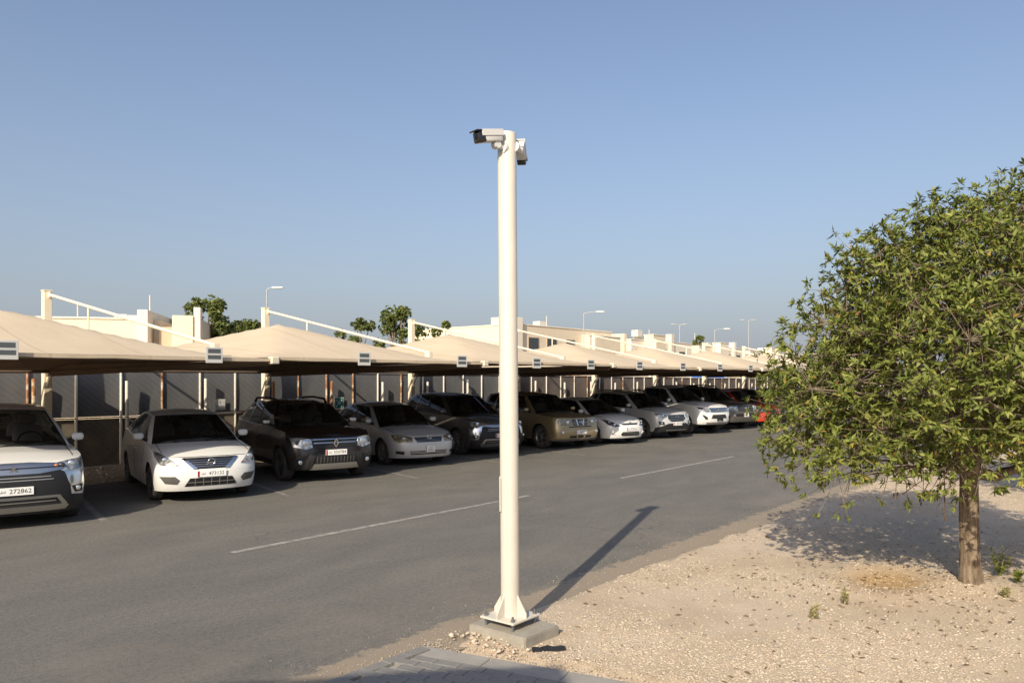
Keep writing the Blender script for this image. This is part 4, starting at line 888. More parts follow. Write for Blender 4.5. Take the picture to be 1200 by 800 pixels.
# ------------------------------------------------------------------ cars (local frame: +x forward, +y the car's left, origin under the front axle)
class Car:
    D = dict(L=4.5, W=1.7, H=1.5, wb=2.6, fo=.88, R=.31, tw=.2, zs=.2, zbf=.2, zbr=.24, cf=.5, pf=2.8, cr=.35, pr=3.2,
             front=[(.15, .10), (.35, .015), (.5, 0), (.65, .04), (.8, .16), (.95, .3)], rear=[(.2, .06), (.5, 0), (.8, .03), (1.1, .10)],
             side=[(.15, .945), (.3, .975), (.55, 1.0), (.75, .99), (.95, .95), (1.15, .90)], top=[(-3.7, 1.05), (-2.6, .98), (-.9, .93), (-.55, .92), (0, .86), (.5, .78), (.88, .72)],
             xc=-.35, xrf=-1.15, xrr=-2.5, xre=-3.25, wr=.56, crown=.075, bowc=.32, bowt=.13, bowr=.12, win=[(.05, .47), (.50, .86)], quarter=None, flare=.0, bed=None,
             paint='paint_white', rim='rim_alloy', spokes=7, mirror='paint', seat='seat_cloth', rails=None, gbulge=.025, roofdrop=.06)
    def __init__(s, label, cat, pos, ang, **kw):
        for k, v in {**Car.D, **kw}.items(): setattr(s, k, v)
        s.front = sorted(s.front); s.rear = sorted(s.rear); s.side = sorted(s.side); s.top = sorted(s.top)
        s.e = empty(cat.replace(' ', '_'), (pos[0], pos[1], .002), ang, label, cat, 'cars parked under the canopies')
        s.last = {}
        s.body(); s.greenhouse(); s.interior(); s.wheels(); s.mirrors()
    # surface functions
    def xF(s, z): return s.fo-herm(s.front, z)
    def xR(s, z): return s.fo-s.L+herm(s.rear, z)
    def ztop(s, x): return herm(s.top, x)
    def w(s, x, z):
        v = s.W/2*herm(s.side, z)
        if x > 0: v *= 1-.035*min(1, x/s.fo)**2
        if x < -s.wb: v *= 1-.045*min(1, (-s.wb-x)/max(.1, s.L-s.fo-s.wb))**2
        if s.flare:
            for xw in (0, -s.wb): v += s.flare*math.exp(-((x-xw)/.36)**2)*max(0, min(1, (1.0-z)/.3))
        return v
    def frontx(s, y, z):
        ww = s.w(s.xF(z)-s.cf, z); r = min(.9995, abs(y)/ww)
        return s.xF(z)-s.cf*(1-(1-r**s.pf)**(1/s.pf))
    def sidey(s, x, z):
        d = s.xF(z)-x; dr = x-s.xR(z)
        if d < s.cf: return s.w(s.xF(z)-s.cf, z)*(1-max(0, 1-d/s.cf)**s.pf)**(1/s.pf)
        if dr < s.cr: return s.w(s.xR(z)+s.cr, z)*(1-max(0, 1-dr/s.cr)**s.pr)**(1/s.pr)
        return s.w(x, z)
    def crn(s, x): return s.crown*min(1, max(0, (s.xF(s.ztop(s.fo))-x)/.45))**.8
    def deckz(s, x, y):
        ww = max(.2, s.w(min(x, s.xF(.7)-s.cf), s.ztop(x))); return s.ztop(x)+s.crn(x)*(1-min(1, abs(y)/ww)**2.2)
    def body(s):
        Ra = s.R+.05; st = []
        for k in range(27): st.append(('f', 90*k/26))
        xa = s.xF(.45)-s.cf; xb = s.xR(.45)+s.cr
        xs = set()
        for xw in (0, -s.wb):
            for a in range(0, 181, 15): xs.add(round(xw+Ra*math.cos(R(a)), 4))
            xs.add(round(xw+Ra+.012, 4)); xs.add(round(xw-Ra-.012, 4))
        x = xa-.05
        while x > xb+.05:
            if all(abs(x-q) > .06 for q in xs): xs.add(round(x, 4))
            x -= .13
        for q in sorted(xs, reverse=True):
            if xb+.012 < q < xa-.012: st.append(('s', q))
        for k in range(9): st.append(('r', 90-90*k/8))
        NR = 18; grid = []; xa45 = xa; xb45 = xb; tops = []
        for kind, q in st:
            col = []
            for j in range(NR+1):
                t = (j/NR)
                def pt(z):
                    if kind == 'f':
                        ww = s.w(s.xF(z)-s.cf, z); sn, cs = math.sin(R(q)), max(0, math.cos(R(q)))
                        return (s.xF(z)-s.cf*(1-cs**(2/s.pf)), ww*sn**(2/s.pf))
                    if kind == 'r':
                        ww = s.w(s.xR(z)+s.cr, z); sn, cs = math.sin(R(q)), max(0, math.cos(R(q)))
                        return (s.xR(z)+s.cr*(1-cs**(2/s.pr)), ww*sn**(2/s.pr))
                    f = (q-xb45)/(xa45-xb45); xx = (s.xR(z)+s.cr)+f*((s.xF(z)-s.cf)-(s.xR(z)+s.cr)); return (xx, s.w(xx, z))
                x45 = pt(.45)[0]
                zb = s.zs
                if kind == 'f': zb = s.zbf+(s.zs-s.zbf)*(q/90)**3
                if kind == 'r': zb = s.zbr
                for xw in (0, -s.wb):
                    dx = abs(x45-xw)
                    if dx <= Ra+1e-3: zb = max(zb, s.R+math.sqrt(max(0, Ra*Ra-dx*dx)))
                zt = s.ztop(pt(s.ztop(x45))[0])
                zb = min(zb, zt-.06)
                z = zb+(zt-zb)*t; xx, yy = pt(z); col.append((xx, yy, z))
            grid.append(col); tops.append(col[-1])
        n = len(grid); mb = MB(); vs = []; fs = []
        for sgn in (1, -1):
            o = len(vs)
            for col in grid:
                for (x, y, z) in col: vs.append((x, sgn*y, z))
            for i in range(n-1):
                for j in range(NR):
                    q = [o+i*(NR+1)+j, o+(i+1)*(NR+1)+j, o+(i+1)*(NR+1)+j+1, o+i*(NR+1)+j+1]; fs.append(q if sgn < 0 else q[::-1])
        FR = [1, .93, .8, .6, .3, 0, -.3, -.6, -.8, -.93, -1]; m = len(FR); cab = MB(); o = len(vs); cv = []; cf_ = []
        for (x, y, z) in tops:
            for f in FR:
                zz = z+s.crn(x)*(1-abs(f)**2.2)*min(1, y/.3)
                if s.bed and x < s.bed and x > s.xR(.9)+.05: zz = z if abs(f) > .9 else (.78 if abs(f) < .9 else z)
                vs.append((x, y*f, zz))
        for i in range(n-1):
            xm = (tops[i][0]+tops[i+1][0])/2
            incab = xm < s.xc+s.bowc*.3 and xm > s.xre+.12
            for j in range(m-1):
                q = (o+i*m+j, o+(i+1)*m+j, o+(i+1)*m+j+1, o+i*m+j+1)
                if incab and 0 < j < m-2: cf_.append(q)
                else: fs.append(q)
        mb.add(vs, fs); s.bo = mb.build('body', s.paint, s.e, 38)
        cab.add([(p[0], p[1], p[2]-.05) for p in vs], cf_); 
        bm_v = {};
        used = sorted({i for q in cf_ for i in q}); idx = {u: k for k, u in enumerate(used)}
        c2 = MB(); c2.add([(vs[u][0], vs[u][1], vs[u][2]-.05) for u in used], [tuple(idx[i] for i in q) for q in cf_]); c2.build('dashboard', 'interior', s.e)
        # underbody and wheel housings
        ub = MB(); ub.bevbox((s.fo-s.L/2, 0, s.zs+.10), (s.L-.5, s.W*.60, .16), .03); ub.build('underbody', 'black_plastic', s.e)
        for xw in (0, -s.wb):
            for sg in (1, -1):
                vs2 = []; fs2 = []; K = 14; y0 = sg*(s.w(xw, .6)-.012); y1 = sg*(s.W/2-.42)
                for k in range(K+1):
                    a = math.pi*k/K*1.16-.08*math.pi; vs2 += [(xw+(Ra+.004)*math.cos(a), y0*(.985), s.R+(Ra+.004)*math.sin(a)), (xw+(Ra+.004)*math.cos(a), y1, s.R+(Ra+.004)*math.sin(a))]
                for k in range(K): fs2.append((2*k, 2*k+2, 2*k+3, 2*k+1))
                fs2.append(tuple(2*k+1 for k in range(K+1)))
                MB().add(vs2, fs2).build('wheel_housing', 'hub_dark', s.e, 60)
    def roofz(s, x, y, base=False):
        mid = (s.xrf+s.xrr)/2; hl = (s.xrf-s.xrr)/2; u = (x-mid)/hl
        return s.H-s.roofdrop*(u*u if u > 0 else .8*u*u)-.055*(abs(y)/s.wr)**2.4
    def greenhouse(s):
        st = []
        YB = s.w(s.xc, s.ztop(s.xc))-.025; YRb = s.w(s.xre, s.ztop(s.xre))-.03
        yfs = [0, .25, .5, .72, .86, .935, 1.0]
        for yf in yfs:
            bx = s.xc+s.bowc*(1-yf**2.2); by = YB*yf; tx = s.xrf+s.bowt*(1-yf**2.2); ty = s.wr*yf
            st.append(('F', yf, (bx, by, s.deckz(bx, by)-.015), (tx, ty, s.roofz(tx, ty))))
        edges = sorted({round(v, 3) for pr in s.win for v in pr} | ({round(v, 3) for v in s.quarter} if s.quarter else set()) | {.02, .98})
        fr = []
        allf = sorted(set(edges) | {round(.02+.96*i/10, 3) for i in range(11) if all(abs(.02+.96*i/10-q) > .03 for q in edges)})
        for f in allf:
            bx = s.xc+(s.xre-s.xc)*f; tx = s.xrf+(s.xrr-s.xrf)*f; by = s.w(bx, s.ztop(bx))-.025; tyw = s.wr*(1-.05*f*f)
            st.append(('S', f, (bx, by, s.ztop(bx)-.012), (tx, tyw, s.roofz(tx, s.wr))))
        wrr = s.wr*.95
        for yf in [1.0, .93, .85, .6, .3, 0]:
            bx = s.xre-s.bowr*(1-yf**2.4); by = YRb*yf; tx = s.xrr-s.bowr*.7*(1-yf**2.4); ty = wrr*yf
            st.append(('R', yf, (bx, by, s.ztop(bx)-.012+.03*(1-yf*yf)), (tx, ty, s.roofz(max(tx, s.xrr), ty))))
        T = [0, .05, .2, .4, .6, .8, .915, .965, 1]
        cols = []
        for kind, q, B, Tp in st:
            B = Vector(B); Tp = Vector(Tp); col = []
            nrm = Vector((0, 1, .3)) if kind == 'S' else (Vector((.6, 0, .8)) if kind == 'F' else Vector((-.6, 0, .8)))
            for t in T:
                p = B.lerp(Tp, t)+nrm*(s.gbulge*4*t*(1-t)*(1 if kind == 'S' else 1.2*(1-.6*q)))
                col.append(p)
            cols.append(col)
        groups = {'pillar_frame': [], 'windshield': [], 'rear_window': [], 'black': []}
        sidewin = [[] for _ in s.win]; qwin = []
        n = len(cols); NT = len(T)
        for i in range(n-1):
            k0, q0 = st[i][0], st[i][1]; k1, q1 = st[i+1][0], st[i+1][1]
            for j in range(NT-1):
                tm = (T[j]+T[j+1])/2; tgt = 'pillar_frame'
                if k0 == 'F' and k1 == 'F':
                    if q1 <= .936 and .0 < tm < .965: tgt = 'windshield'
                elif k0 == 'R' and k1 == 'R':
                    if q0 <= .86 and .2 < tm < .915: tgt = 'rear_window'
                elif k0 == 'S' and k1 == 'S':
                    fm = (q0+q1)/2
                    if .05 < tm < .915:
                        for wi, (a, b_) in enumerate(s.win):
                            if a < fm < b_: tgt = ('w', wi)
                        if s.quarter and s.quarter[0] < fm < s.quarter[1] and tm > .2: tgt = 'q'
                        if tgt == 'pillar_frame' and len(s.win) > 1 and s.win[0][1] <= fm <= s.win[1][0]: tgt = 'black'
                f = (i, j)
                if isinstance(tgt, tuple): sidewin[tgt[1]].append(f)
                elif tgt == 'q': qwin.append(f)
                else: groups[tgt].append(f)
        def mk(fl, name, m, parent, sides=(1, -1), sm_=40):
            mb = MB()
            for sg in sides:
                for (i, j) in fl:
                    q = [cols[i][j], cols[i+1][j], cols[i+1][j+1], cols[i][j+1]]; mb.add([(p.x, p.y*sg, p.z) for p in q], [(0, 1, 2, 3)])
            return mb.build(name, m, parent, sm_)
        # roof joined into the frame
        mb = MB()
        for sg in (1, -1):
            for (i, j) in groups['pillar_frame']:
                q = [cols[i][j], cols[i+1][j], cols[i+1][j+1], cols[i][j+1]]; mb.add([(p.x, p.y*sg, p.z) for p in q], [(0, 1, 2, 3)])
        mb.build('pillar_frame', s.paint, s.e, 40)
        FR = [1, .8, .55, .28, 0, -.28, -.55, -.8, -1]; m = len(FR); vs = []; fs = []
        for c in cols:
            p = c[-1]
            for f in FR: vs.append((p.x, p.y*f, s.roofz(max(p.x, s.xrr), p.y*f)))
        for i in range(n-1):
            for j in range(m-1): fs.append((i*m+j, (i+1)*m+j, (i+1)*m+j+1, i*m+j+1))
        s.roof = MB().add(vs, fs).build('roof', s.paint, s.e, 40)
        s.ws = mk(groups['windshield'], 'windshield', 'car_glass', s.e); mk(groups['rear_window'], 'rear_window', 'car_glass', s.e)
        for fl in sidewin:
            for sg in (1, -1): mk(fl, 'side_window', 'car_glass', s.e, (sg,))
        if qwin:
            for sg in (1, -1): mk(qwin, 'quarter_window', 'car_glass', s.e, (sg,))
        if groups['black']:
            for sg in (1, -1): mk(groups['black'], 'door_pillar', 'black_plastic', s.e, (sg,))
        s.cols = cols
        # wipers
        for sg, y0 in ((1, .1), (1, -.42)):
            p = []
            for i in range(4):
                y = y0+.5*i/3; x = s.xc+s.bowc*(1-min(1, abs(y)/YB)**2.2)+.01-.035*i; p.append((x, y, s.deckz(x, y)+.012+.008*i))
            MB().path(p, .008, 5).build('wiper', 'black_plastic', s.e)
        # black rubber seal round the windscreen, bonnet shut lines
        pl = [c_[0] for c_ in cols[:6]]; pr_ = cols[5]; tp = [c_[7] for c_ in cols[:6]]
        half = pl+pr_[1:7]+tp[::-1]
        for sg in (1, -1): MB().path([Vector((q.x+.006, q.y*sg, q.z+.006)) for q in half], .011, 5).build('windshield_seal', 'black_plastic', s.e, 60)
        for sg in (1, -1):
            pts_ = []
            for i in range(9):
                x = s.xc+.10+(s.fo-.42-s.xc-.10)*i/8; y = sg*.86*s.w(min(x, s.xF(.7)-s.cf), s.ztop(x)); pts_.append((x, y, s.deckz(x, y)+.0005))
            MB().path(pts_, .0045, 4).build('bonnet_seam', 'grille_black', s.e)
        # rear-view mirror
        MB().sell((s.xrf-.02, 0, s.H-.17), (.05, .22, .06), .5).build('interior_mirror', 'black_plastic', s.e, 180)
        if s.rails:
            for sg in (1, -1):
                x0, x1 = s.xrf-.12, s.xrr+.1; y = sg*(s.wr-.045); zz = lambda x: s.roofz(x, s.wr*.9)
                MB().path([(x0, y, zz(x0)+.0), (x0-.12, y, zz(x0-.12)+.075), ((x0+x1)/2, y, zz((x0+x1)/2)+.075), (x1+.12, y, zz(x1+.12)+.075), (x1, y, zz(x1))], [.03, .026, .024, .026, .03], 8).build('roof_rail', s.rails, s.e, 60)
    def interior(s):
        zb = s.ztop(s.xc-1.0)
        for xx, w_, ys in ((s.xc-1.12, .44, (-.36, .36)), (s.xc-1.95, .46, (-.34, .34))):
            if xx < s.xre+.35: continue
            for y in ys:
                st = MB(); st.sell((xx, y, zb+.02), (.16, w_, .52), .45, rot=Matrix.Rotation(R(-12), 3, 'Y')); o = st.build('seat', s.seat, s.e, 180)
                MB().sell((xx-.07, y, zb+.36), (.10, .25, .17), .55).build('headrest', s.seat, o, 180)
        sw = MB(); cx, cy, cz = s.xc-.62, .36, zb+.02; vs = []; ring = []
        for k in range(19):
            a = 2*math.pi*k/18; ring.append((cx-.10*math.sin(a), cy+.18*math.cos(a), cz+.155*math.sin(a)))
        sw.path(ring, .014, 6); sw.build('steering_wheel', 'black_plastic', s.e, 180)
    def wheels(s):
        hw = s.tw/2; Rr = s.R; rr = Rr*.66
        tyre = MB().lathe([(rr, -hw*.85), (rr+.03, -hw), (Rr-.035, -hw*1.02), (Rr-.008, -hw*.8), (Rr, -hw*.45), (Rr, hw*.45), (Rr-.008, hw*.8), (Rr-.035, hw*1.02), (rr+.03, hw), (rr, hw*.85)], 'Y', n=32, closed=False).mesh('tyre', 'rubber', 40)
        rim = MB(); rim.lathe([(rr+.004, hw*.9), (rr-.012, hw*.93), (rr-.03, hw*.75), (rr-.03, -hw*.8)], 'Y', n=32)
        for k in range(s.spokes):
            a = 2*math.pi*k/s.spokes; M = Matrix.Rotation(a, 3, 'Y'); wd = .055 if s.spokes <= 6 else .036
            vs = [Vector((x_, y_, z_)) for z_, y_, h_ in ((.03, hw*.82, 1.0), (rr-.015, hw*.72, 1.35)) for x_ in (-wd/2*h_, wd/2*h_)]; vs2 = [v-Vector((0, .03, 0)) for v in vs]
            rim.add([M @ v for v in vs+vs2], [(0, 1, 3, 2), (4, 6, 7, 5), (0, 4, 5, 1), (2, 3, 7, 6), (0, 2, 6, 4), (1, 5, 7, 3)])
        rim.lathe([(0, hw*.9), (.045, hw*.88), (.06, hw*.7), (.06, hw*.3)], 'Y', n=16)
        rim = rim.mesh('rim', s.rim, 40)
        hub = MB().lathe([(0, hw*.25), (rr-.06, hw*.25), (rr-.032, hw*.1), (rr-.032, -hw*.3), (0, -hw*.3)], 'Y', n=20).mesh('wheel', 'hub_dark', 40)
        for xw in (0, -s.wb):
            for sg in (1, -1):
                yc = sg*(s.w(xw, s.R+.1)-hw-.012-(.0 if not s.flare else .01)); a = random.uniform(0, 6)
                wh = link('wheel', hub, s.e, (xw, yc, s.R), (0, a, 0 if sg > 0 else math.pi)); link('tyre', tyre, wh); link('rim', rim, wh)
    def mirrors(s):
        for sg in (1, -1):
            x = s.xc-.24; y0 = s.w(x, s.ztop(x))-.02; z = s.ztop(x)+.10
            m = MB(); m.sell((x, sg*(y0+.125), z+.02), (.10, .175, .12), .6); o = m.build('door_mirror', s.paint if s.mirror == 'paint' else s.mirror, s.e, 180)
            MB().path([(x+.03, sg*(y0-.02), z-.06), (x, sg*(y0+.07), z-.02)], [.03, .028], 8).build('mirror_stalk', 'black_plastic', o)
    # ---- parts laid on the surfaces
    def grid_patch(s, name, m, poly, fn, off, depth, parent, dens=.05, axis=1):
        lo = min(p[0] for p in poly); hi = max(p[0] for p in poly)
        nc = max(3, int((hi-lo)/dens)+2); us = sorted({lo+(hi-lo)*(i/nc) for i in range(nc+1)} | {p[0] for p in poly}); nr = max(4, int((max(p[1] for p in poly)-min(p[1] for p in poly))/.03)); pts = []
        eps = 1e-4
        for u in us:
            uu = min(max(u, lo+eps), hi-eps); zs = []
            if any(abs(p[0]-uu) < 1e-6 for p in poly): uu += 2e-5
            for i in range(len(poly)):
                a, b_ = poly[i], poly[(i+1) % len(poly)]
                if (a[0]-uu)*(b_[0]-uu) < 0: zs.append(a[1]+(b_[1]-a[1])*(uu-a[0])/(b_[0]-a[0]))
            if len(zs) < 2: zs = [poly[0][1], poly[0][1]+.001]
            z0, z1 = min(zs), max(zs); pts.append([(u, z0+(z1-z0)*j/nr) for j in range(nr+1)])
        vs = []; n = len(pts)
        for col in pts:
            for (u, z) in col: vs.append(fn(u, z, off))
        bk = []
        for col in pts:
            for (u, z) in col: bk.append(fn(u, z, off-depth))
        fs = []; st = nr+1
        for i in range(n-1):
            for j in range(nr): fs.append((i*st+j, (i+1)*st+j, (i+1)*st+j+1, i*st+j+1))
        o = len(vs); bd = [i*st for i in range(n)]+[(n-1)*st+j for j in range(1, st)]+[i*st+nr for i in range(n-2, -1, -1)]+[j for j in range(nr-1, 0, -1)]
        for k in range(len(bd)):
            a, b_ = bd[k], bd[(k+1) % len(bd)]; fs.append((a, b_, o+b_, o+a))
        return MB().add(vs+bk, fs).build(name, m, parent, 35)
    def fpt(s, y, z, off):
        h = .004; x = s.frontx(y, z); dy = (s.frontx(y+h, z)-s.frontx(y-h, z))/(2*h); dz = (s.frontx(y, z+h)-s.frontx(y, z-h))/(2*h)
        n = Vector((1, -max(-6, min(6, dy)), -dz)).normalized(); return Vector((x, y, z))+n*(off+.003 if off > 0 else off)
    def patch(s, name, m, poly, off=.006, depth=.02, mirror=False, parent=None, dens=.022):
        outl = []
        for sg in ((1, -1) if mirror else (1,)):
            p = [(sg*y, z) for y, z in poly]; par = parent
            if isinstance(parent, list): par = parent[0 if sg > 0 else -1]
            outl.append(s.grid_patch(name, m, p, s.fpt, off, depth, par or s.e, dens))
        return outl if mirror else outl[0]
    def spatch(s, name, m, poly, off=.004, depth=.01, parent=None, dens=.12):
        outl = []
        for sg in (1, -1):
            fn = lambda x, z, of, sg=sg: Vector((x, sg*(s.sidey(x, z)+of), z)); outl.append(s.grid_patch(name, m, poly, fn, off, depth, parent or s.e, dens))
        return outl
    def disc(s, name, m, y, z, r, off=.012, mirror=False, parent=None, dep=.02):
        outl = []
        for sg in ((1, -1) if mirror else (1,)):
            p = s.fpt(sg*y, z, off+.004); q = p+Vector((.012, 0, 0)); par = parent
            if isinstance(parent, list): par = parent[0 if sg > 0 else -1]
            mb = MB(); mb.lathe([(r, -dep), (r, 0), (r*.8, .006), (0, .009)], 'X', p, 18); outl.append(mb.build(name, m, par or s.e, 50))
        return outl
    def bars(s, name, m, y0, y1, zs, th=.012, off=.012, parent=None, taper=0):
        for i, z in enumerate(zs):
            k = taper*i; s.patch(name, m, [(y0+k, z), (y1-k, z), (y1-k, z+th), (y0+k, z+th)], off, .012, parent=parent)
    def ring(s, name, m, y, z, ry, rz, th, off=.02, parent=None, n=24):
        p = [s.fpt(y+ry*math.cos(2*math.pi*k/n), z+rz*math.sin(2*math.pi*k/n), off) for k in range(n+1)]; x = max(q.x for q in p)
        p = [Vector((x, q.y, q.z)) for q in p]; return MB().path(p, th, 6).build(name, m, parent or s.e, 180)
    def flat(s, name, m, poly, x, th=.008, parent=None):
        M = Matrix(((0, 0, 1, 0), (1, 0, 0, 0), (0, 1, 0, 0), (0, 0, 0, 1))); return MB().prism(poly, x-th, x, M).build(name, m, parent or s.e)
    def plate(s, z, num, y=0, w_=.46, h=.11, two=None, arab='\uFEAE\uFEC4\uFED7'):
        x = max(s.frontx(y, z), s.frontx(y, z-h/2), s.frontx(y, z+h/2))+.014
        o = MB().bevbox((x, y, z), (.012, w_, h), .003).build('number_plate', 'plate_white', s.e)
        strip = w_*.085; pts = [(y-w_/2+.004, z-h/2+.004)]; k = 5
        M = Matrix(((0, 0, 1, 0), (1, 0, 0, 0), (0, 1, 0, 0), (0, 0, 0, 1)))
        poly = [(y-w_/2+.004, z-h/2+.004)]
        for i in range(k): poly += [(y-w_/2+.004+strip*.75, z-h/2+.004+(h-.008)*i/k), (y-w_/2+.004+strip, z-h/2+.004+(h-.008)*(i+.5)/k)]
        poly += [(y-w_/2+.004+strip*.75, z+h/2-.004), (y-w_/2+.004, z+h/2-.004)]
        MB().prism(poly, x+.0055, x+.0075, M).build('flag_strip', 'plate_maroon', o)
        rot = Matrix(((0, 0, 1), (1, 0, 0), (0, 1, 0))).to_euler()
        def tx(body, size, yy, zz):
            t = link('lettering', text_mesh(body, size, 'plate_ink'), o, (x+.0078, yy, zz), rot); return t
        if two is None:
            tx(num, h*.80, y+w_*.16, z); tx(arab, h*.42, y-w_*.285, z)
        else:
            tx(arab, h*.34, y+.02, z+h*.27); tx(num, h*.42, y+.02, z-h*.18)
        return o
    def doors(s, xs, zh, hl=.16):
        for x in xs: s.spatch('door_seam', 'grille_black', [(x-.004, s.zs+.12), (x+.004, s.zs+.12), (x+.004, s.ztop(x)-.02), (x-.004, s.ztop(x)-.02)], .0015, .004)
        for x in xs[1:]:
            for sg in (1, -1):
                y = s.w(x+.12, zh); MB().sell((x+.14, sg*(y+.012), zh), (hl, .035, .028), .6).build('door_handle', s.paint, s.e, 180)
# ------------------------------------------------------------------ the parked cars, left to right
HEAD = R(75.3)+math.pi
def ang(d=0): return HEAD+R(d)
# 1 white SUV with chrome shield front (cut by the left picture edge)
def shield_suv(c, num):
    g = c.patch('grille', 'grille_black', [(-.68, .60), (-.70, .44), (.70, .44), (.68, .60), (.63, .84), (-.63, .84)], .004, .02)
    c.patch('upper_grille', 'chrome_satin', [(-.62, .885), (-.60, .80), (-.30, .765), (.30, .765), (.60, .80), (.62, .885), (.2, .915), (-.2, .915)], .010, .02)
    c.bars('grille_bar', 'grille_black', -.60, .60, [.835], .014, .016, g)
    c.bars('grille_bar', 'silver_trim', -.47, .47, [.675, .715], .013, .012, g, .03)
    lp = c.patch('headlamp', 'lamp_clear', [(.46, .835), (.62, .765), (.84, .80), (.865, .93), (.70, .925), (.46, .885)], .008, .02, True)
    c.disc('lamp_lens', 'lamp_projector', .70, .86, .045, .012, True, lp); c.disc('lamp_lens', 'lamp_dark', .58, .85, .036, .012, True, lp); c.disc('indicator', 'lamp_amber', .51, .855, .024, .012, True, lp)
    sh = c.patch('chrome_shield', 'chrome', [(.60, .80), (.66, .62), (.74, .46), (.83, .46), (.875, .60), (.87, .775), (.74, .745)], .012, .02, True)
    c.patch('fog_recess', 'black_plastic', [(.70, .56), (.74, .47), (.825, .475), (.84, .57)], .020, .015, True, sh)
    c.disc('fog_lamp', 'lamp_projector', .765, .525, .036, .026, True, sh)
    c.patch('bumper_skirt', 'black_plastic', [(-.86, .20), (.86, .20), (.86, .42), (.60, .46), (-.60, .46), (-.86, .42)], .005, .02)
    sk = c.patch('skid_plate', 'chrome_satin', [(-.60, .245), (.60, .245), (.66, .30), (.52, .445), (.48, .445), (.55, .315), (-.55, .315), (-.48, .445), (-.52, .445), (-.66, .30)], .016, .015) if False else None
    c.patch('skid_plate', 'chrome_satin', [(-.62, .25), (.62, .25), (.66, .30), (.62, .325), (-.62, .325), (-.66, .30)], .018, .02)
    c.patch('skid_plate', 'chrome_satin', [(-.56, .425), (.56, .425), (.52, .46), (-.52, .46)], .018, .02)
    c.patch('skid_arm', 'chrome_satin', [(.50, .44), (.58, .32), (.645, .32), (.545, .46)], .018, .02, True)
    c.bars('grille_bar', 'silver_trim', -.5, .5, [.375], .010, .012)
    x = c.fpt(0, .83, .02).x                                                # three-lozenge emblem
    for a in (90, 210, 330):
        ca, sa = math.cos(R(a)), math.sin(R(a)); L = .062; wd = .024
        cy, cz = ca*L, .83+sa*L; c.flat('emblem', 'chrome', [(0, .83), (ca*L*.5-sa*wd*1.15, .83+sa*L*.5+ca*wd*1.15), (ca*L, .83+sa*L), (ca*L*.5+sa*wd*1.15, .83+sa*L*.5-ca*wd*1.15)], x+.006)
    c.plate(.545, num); c.spatch('sill_cladding', 'black_plastic', [(-c.wb+.42, .2), (-.42, .2), (-.42, .36), (-c.wb+.42, .36)], .008, .01)
    c.doors([-.62, -1.60, -2.55], .82)
SUV = dict(L=4.69, W=1.81, H=1.68, wb=2.67, fo=.93, R=.352, tw=.225, zs=.25, zbf=.22, zbr=.3, cf=.48, pf=3.0, flare=.012,
           front=[(.2, .10), (.32, .03), (.5, 0), (.7, .02), (.85, .07), (.95, .16), (1.08, .34)], rear=[(.25, .06), (.6, 0), (1.0, .04), (1.3, .1)],
           side=[(.2, .95), (.35, .98), (.6, 1.0), (.85, .99), (1.0, .965), (1.2, .92)], top=[(-3.75, 1.19), (-2.6, 1.10), (-.9, 1.05), (-.45, 1.04), (.1, 1.0), (.55, .95), (.93, .90)],
           xc=-.42, xrf=-1.22, xrr=-3.05, xre=-3.5, wr=.60, crown=.07, win=[(.04, .36), (.39, .66)], quarter=(.69, .90))
c = Car('white SUV with chrome front and plate 272862, cut by the left picture edge', 'car', (4.02, 12.87), ang(1), **SUV, paint='paint_white', rails=None)
shield_suv(c, '272862')
# 2 white sedan
c = Car('white sedan with black V-shaped grille and plate 473132', 'car', (7.06, 13.02), ang(-1.5), L=4.43, W=1.695, H=1.505, wb=2.6, fo=.86, R=.305, tw=.185, zs=.2, zbf=.21, cf=.55, pf=2.7,
        front=[(.15, .12), (.24, .05), (.42, 0), (.55, .01), (.68, .06), (.78, .15), (.95, .4)], top=[(-3.57, 1.04), (-3.1, 1.06), (-2.0, .985), (-.9, .955), (-.5, .94), (0, .885), (.45, .81), (.86, .745)],
        xc=-.38, xrf=-1.18, xrr=-2.45, xre=-3.15, wr=.575, crown=.085, win=[(.05, .45), (.48, .80)], quarter=(.83, .90), rim='rim_dark', spokes=8, paint='paint_white_b', mirror='paint')
g = c.patch('grille', 'grille_black', [(-.44, .735), (-.26, .575), (.26, .575), (.44, .735), (.2, .755), (-.2, .755)], .006, .02)
c.bars('grille_bar', 'chrome_satin', -.37, .37, [.705, .672, .638, .605], .009, .012, g, .032)
c.patch('grille_trim', 'chrome', [(.215, .572), (.285, .572), (.46, .742), (.40, .742)], .016, .02, True)
c.bars('grille_bar', 'chrome_satin', -.43, .43, [.738], .012, .012, g)
c.ring('emblem', 'chrome', 0, .672, .058, .052, .008, .028); x = c.fpt(0, .672, .034).x; c.flat('emblem', 'chrome_satin', [(-.07, .660), (.07, .660), (.07, .684), (-.07, .684)], x+.006)
lp = c.patch('headlamp', 'lamp_clear', [(.50, .63), (.62, .615), (.76, .65), (.81, .78), (.805, .86), (.72, .82), (.57, .70)], .008, .02, True)
c.disc('lamp_lens', 'lamp_projector', .68, .715, .05, .014, True, lp); c.patch('lamp_recess', 'lamp_dark', [(.70, .79), (.79, .80), (.80, .85), (.73, .82)], .012, .01, True, lp); c.patch('indicator', 'lamp_amber', [(.55, .65), (.63, .635), (.62, .665)], .012, .01, True, lp)
lo = c.patch('lower_grille', 'grille_black', [(-.42, .29), (.42, .29), (.34, .425), (-.34, .425)], .004, .02)
c.bars('grille_bar', 'silver_trim', -.38, .38, [.35], .009, .010, lo); [c.patch('grille_rib', 'silver_trim', [(y-.004, .30), (y+.004, .30), (y+.004, .42), (y-.004, .42)], .009, .01, parent=lo) for y in (-.26, -.13, 0, .13, .26)]
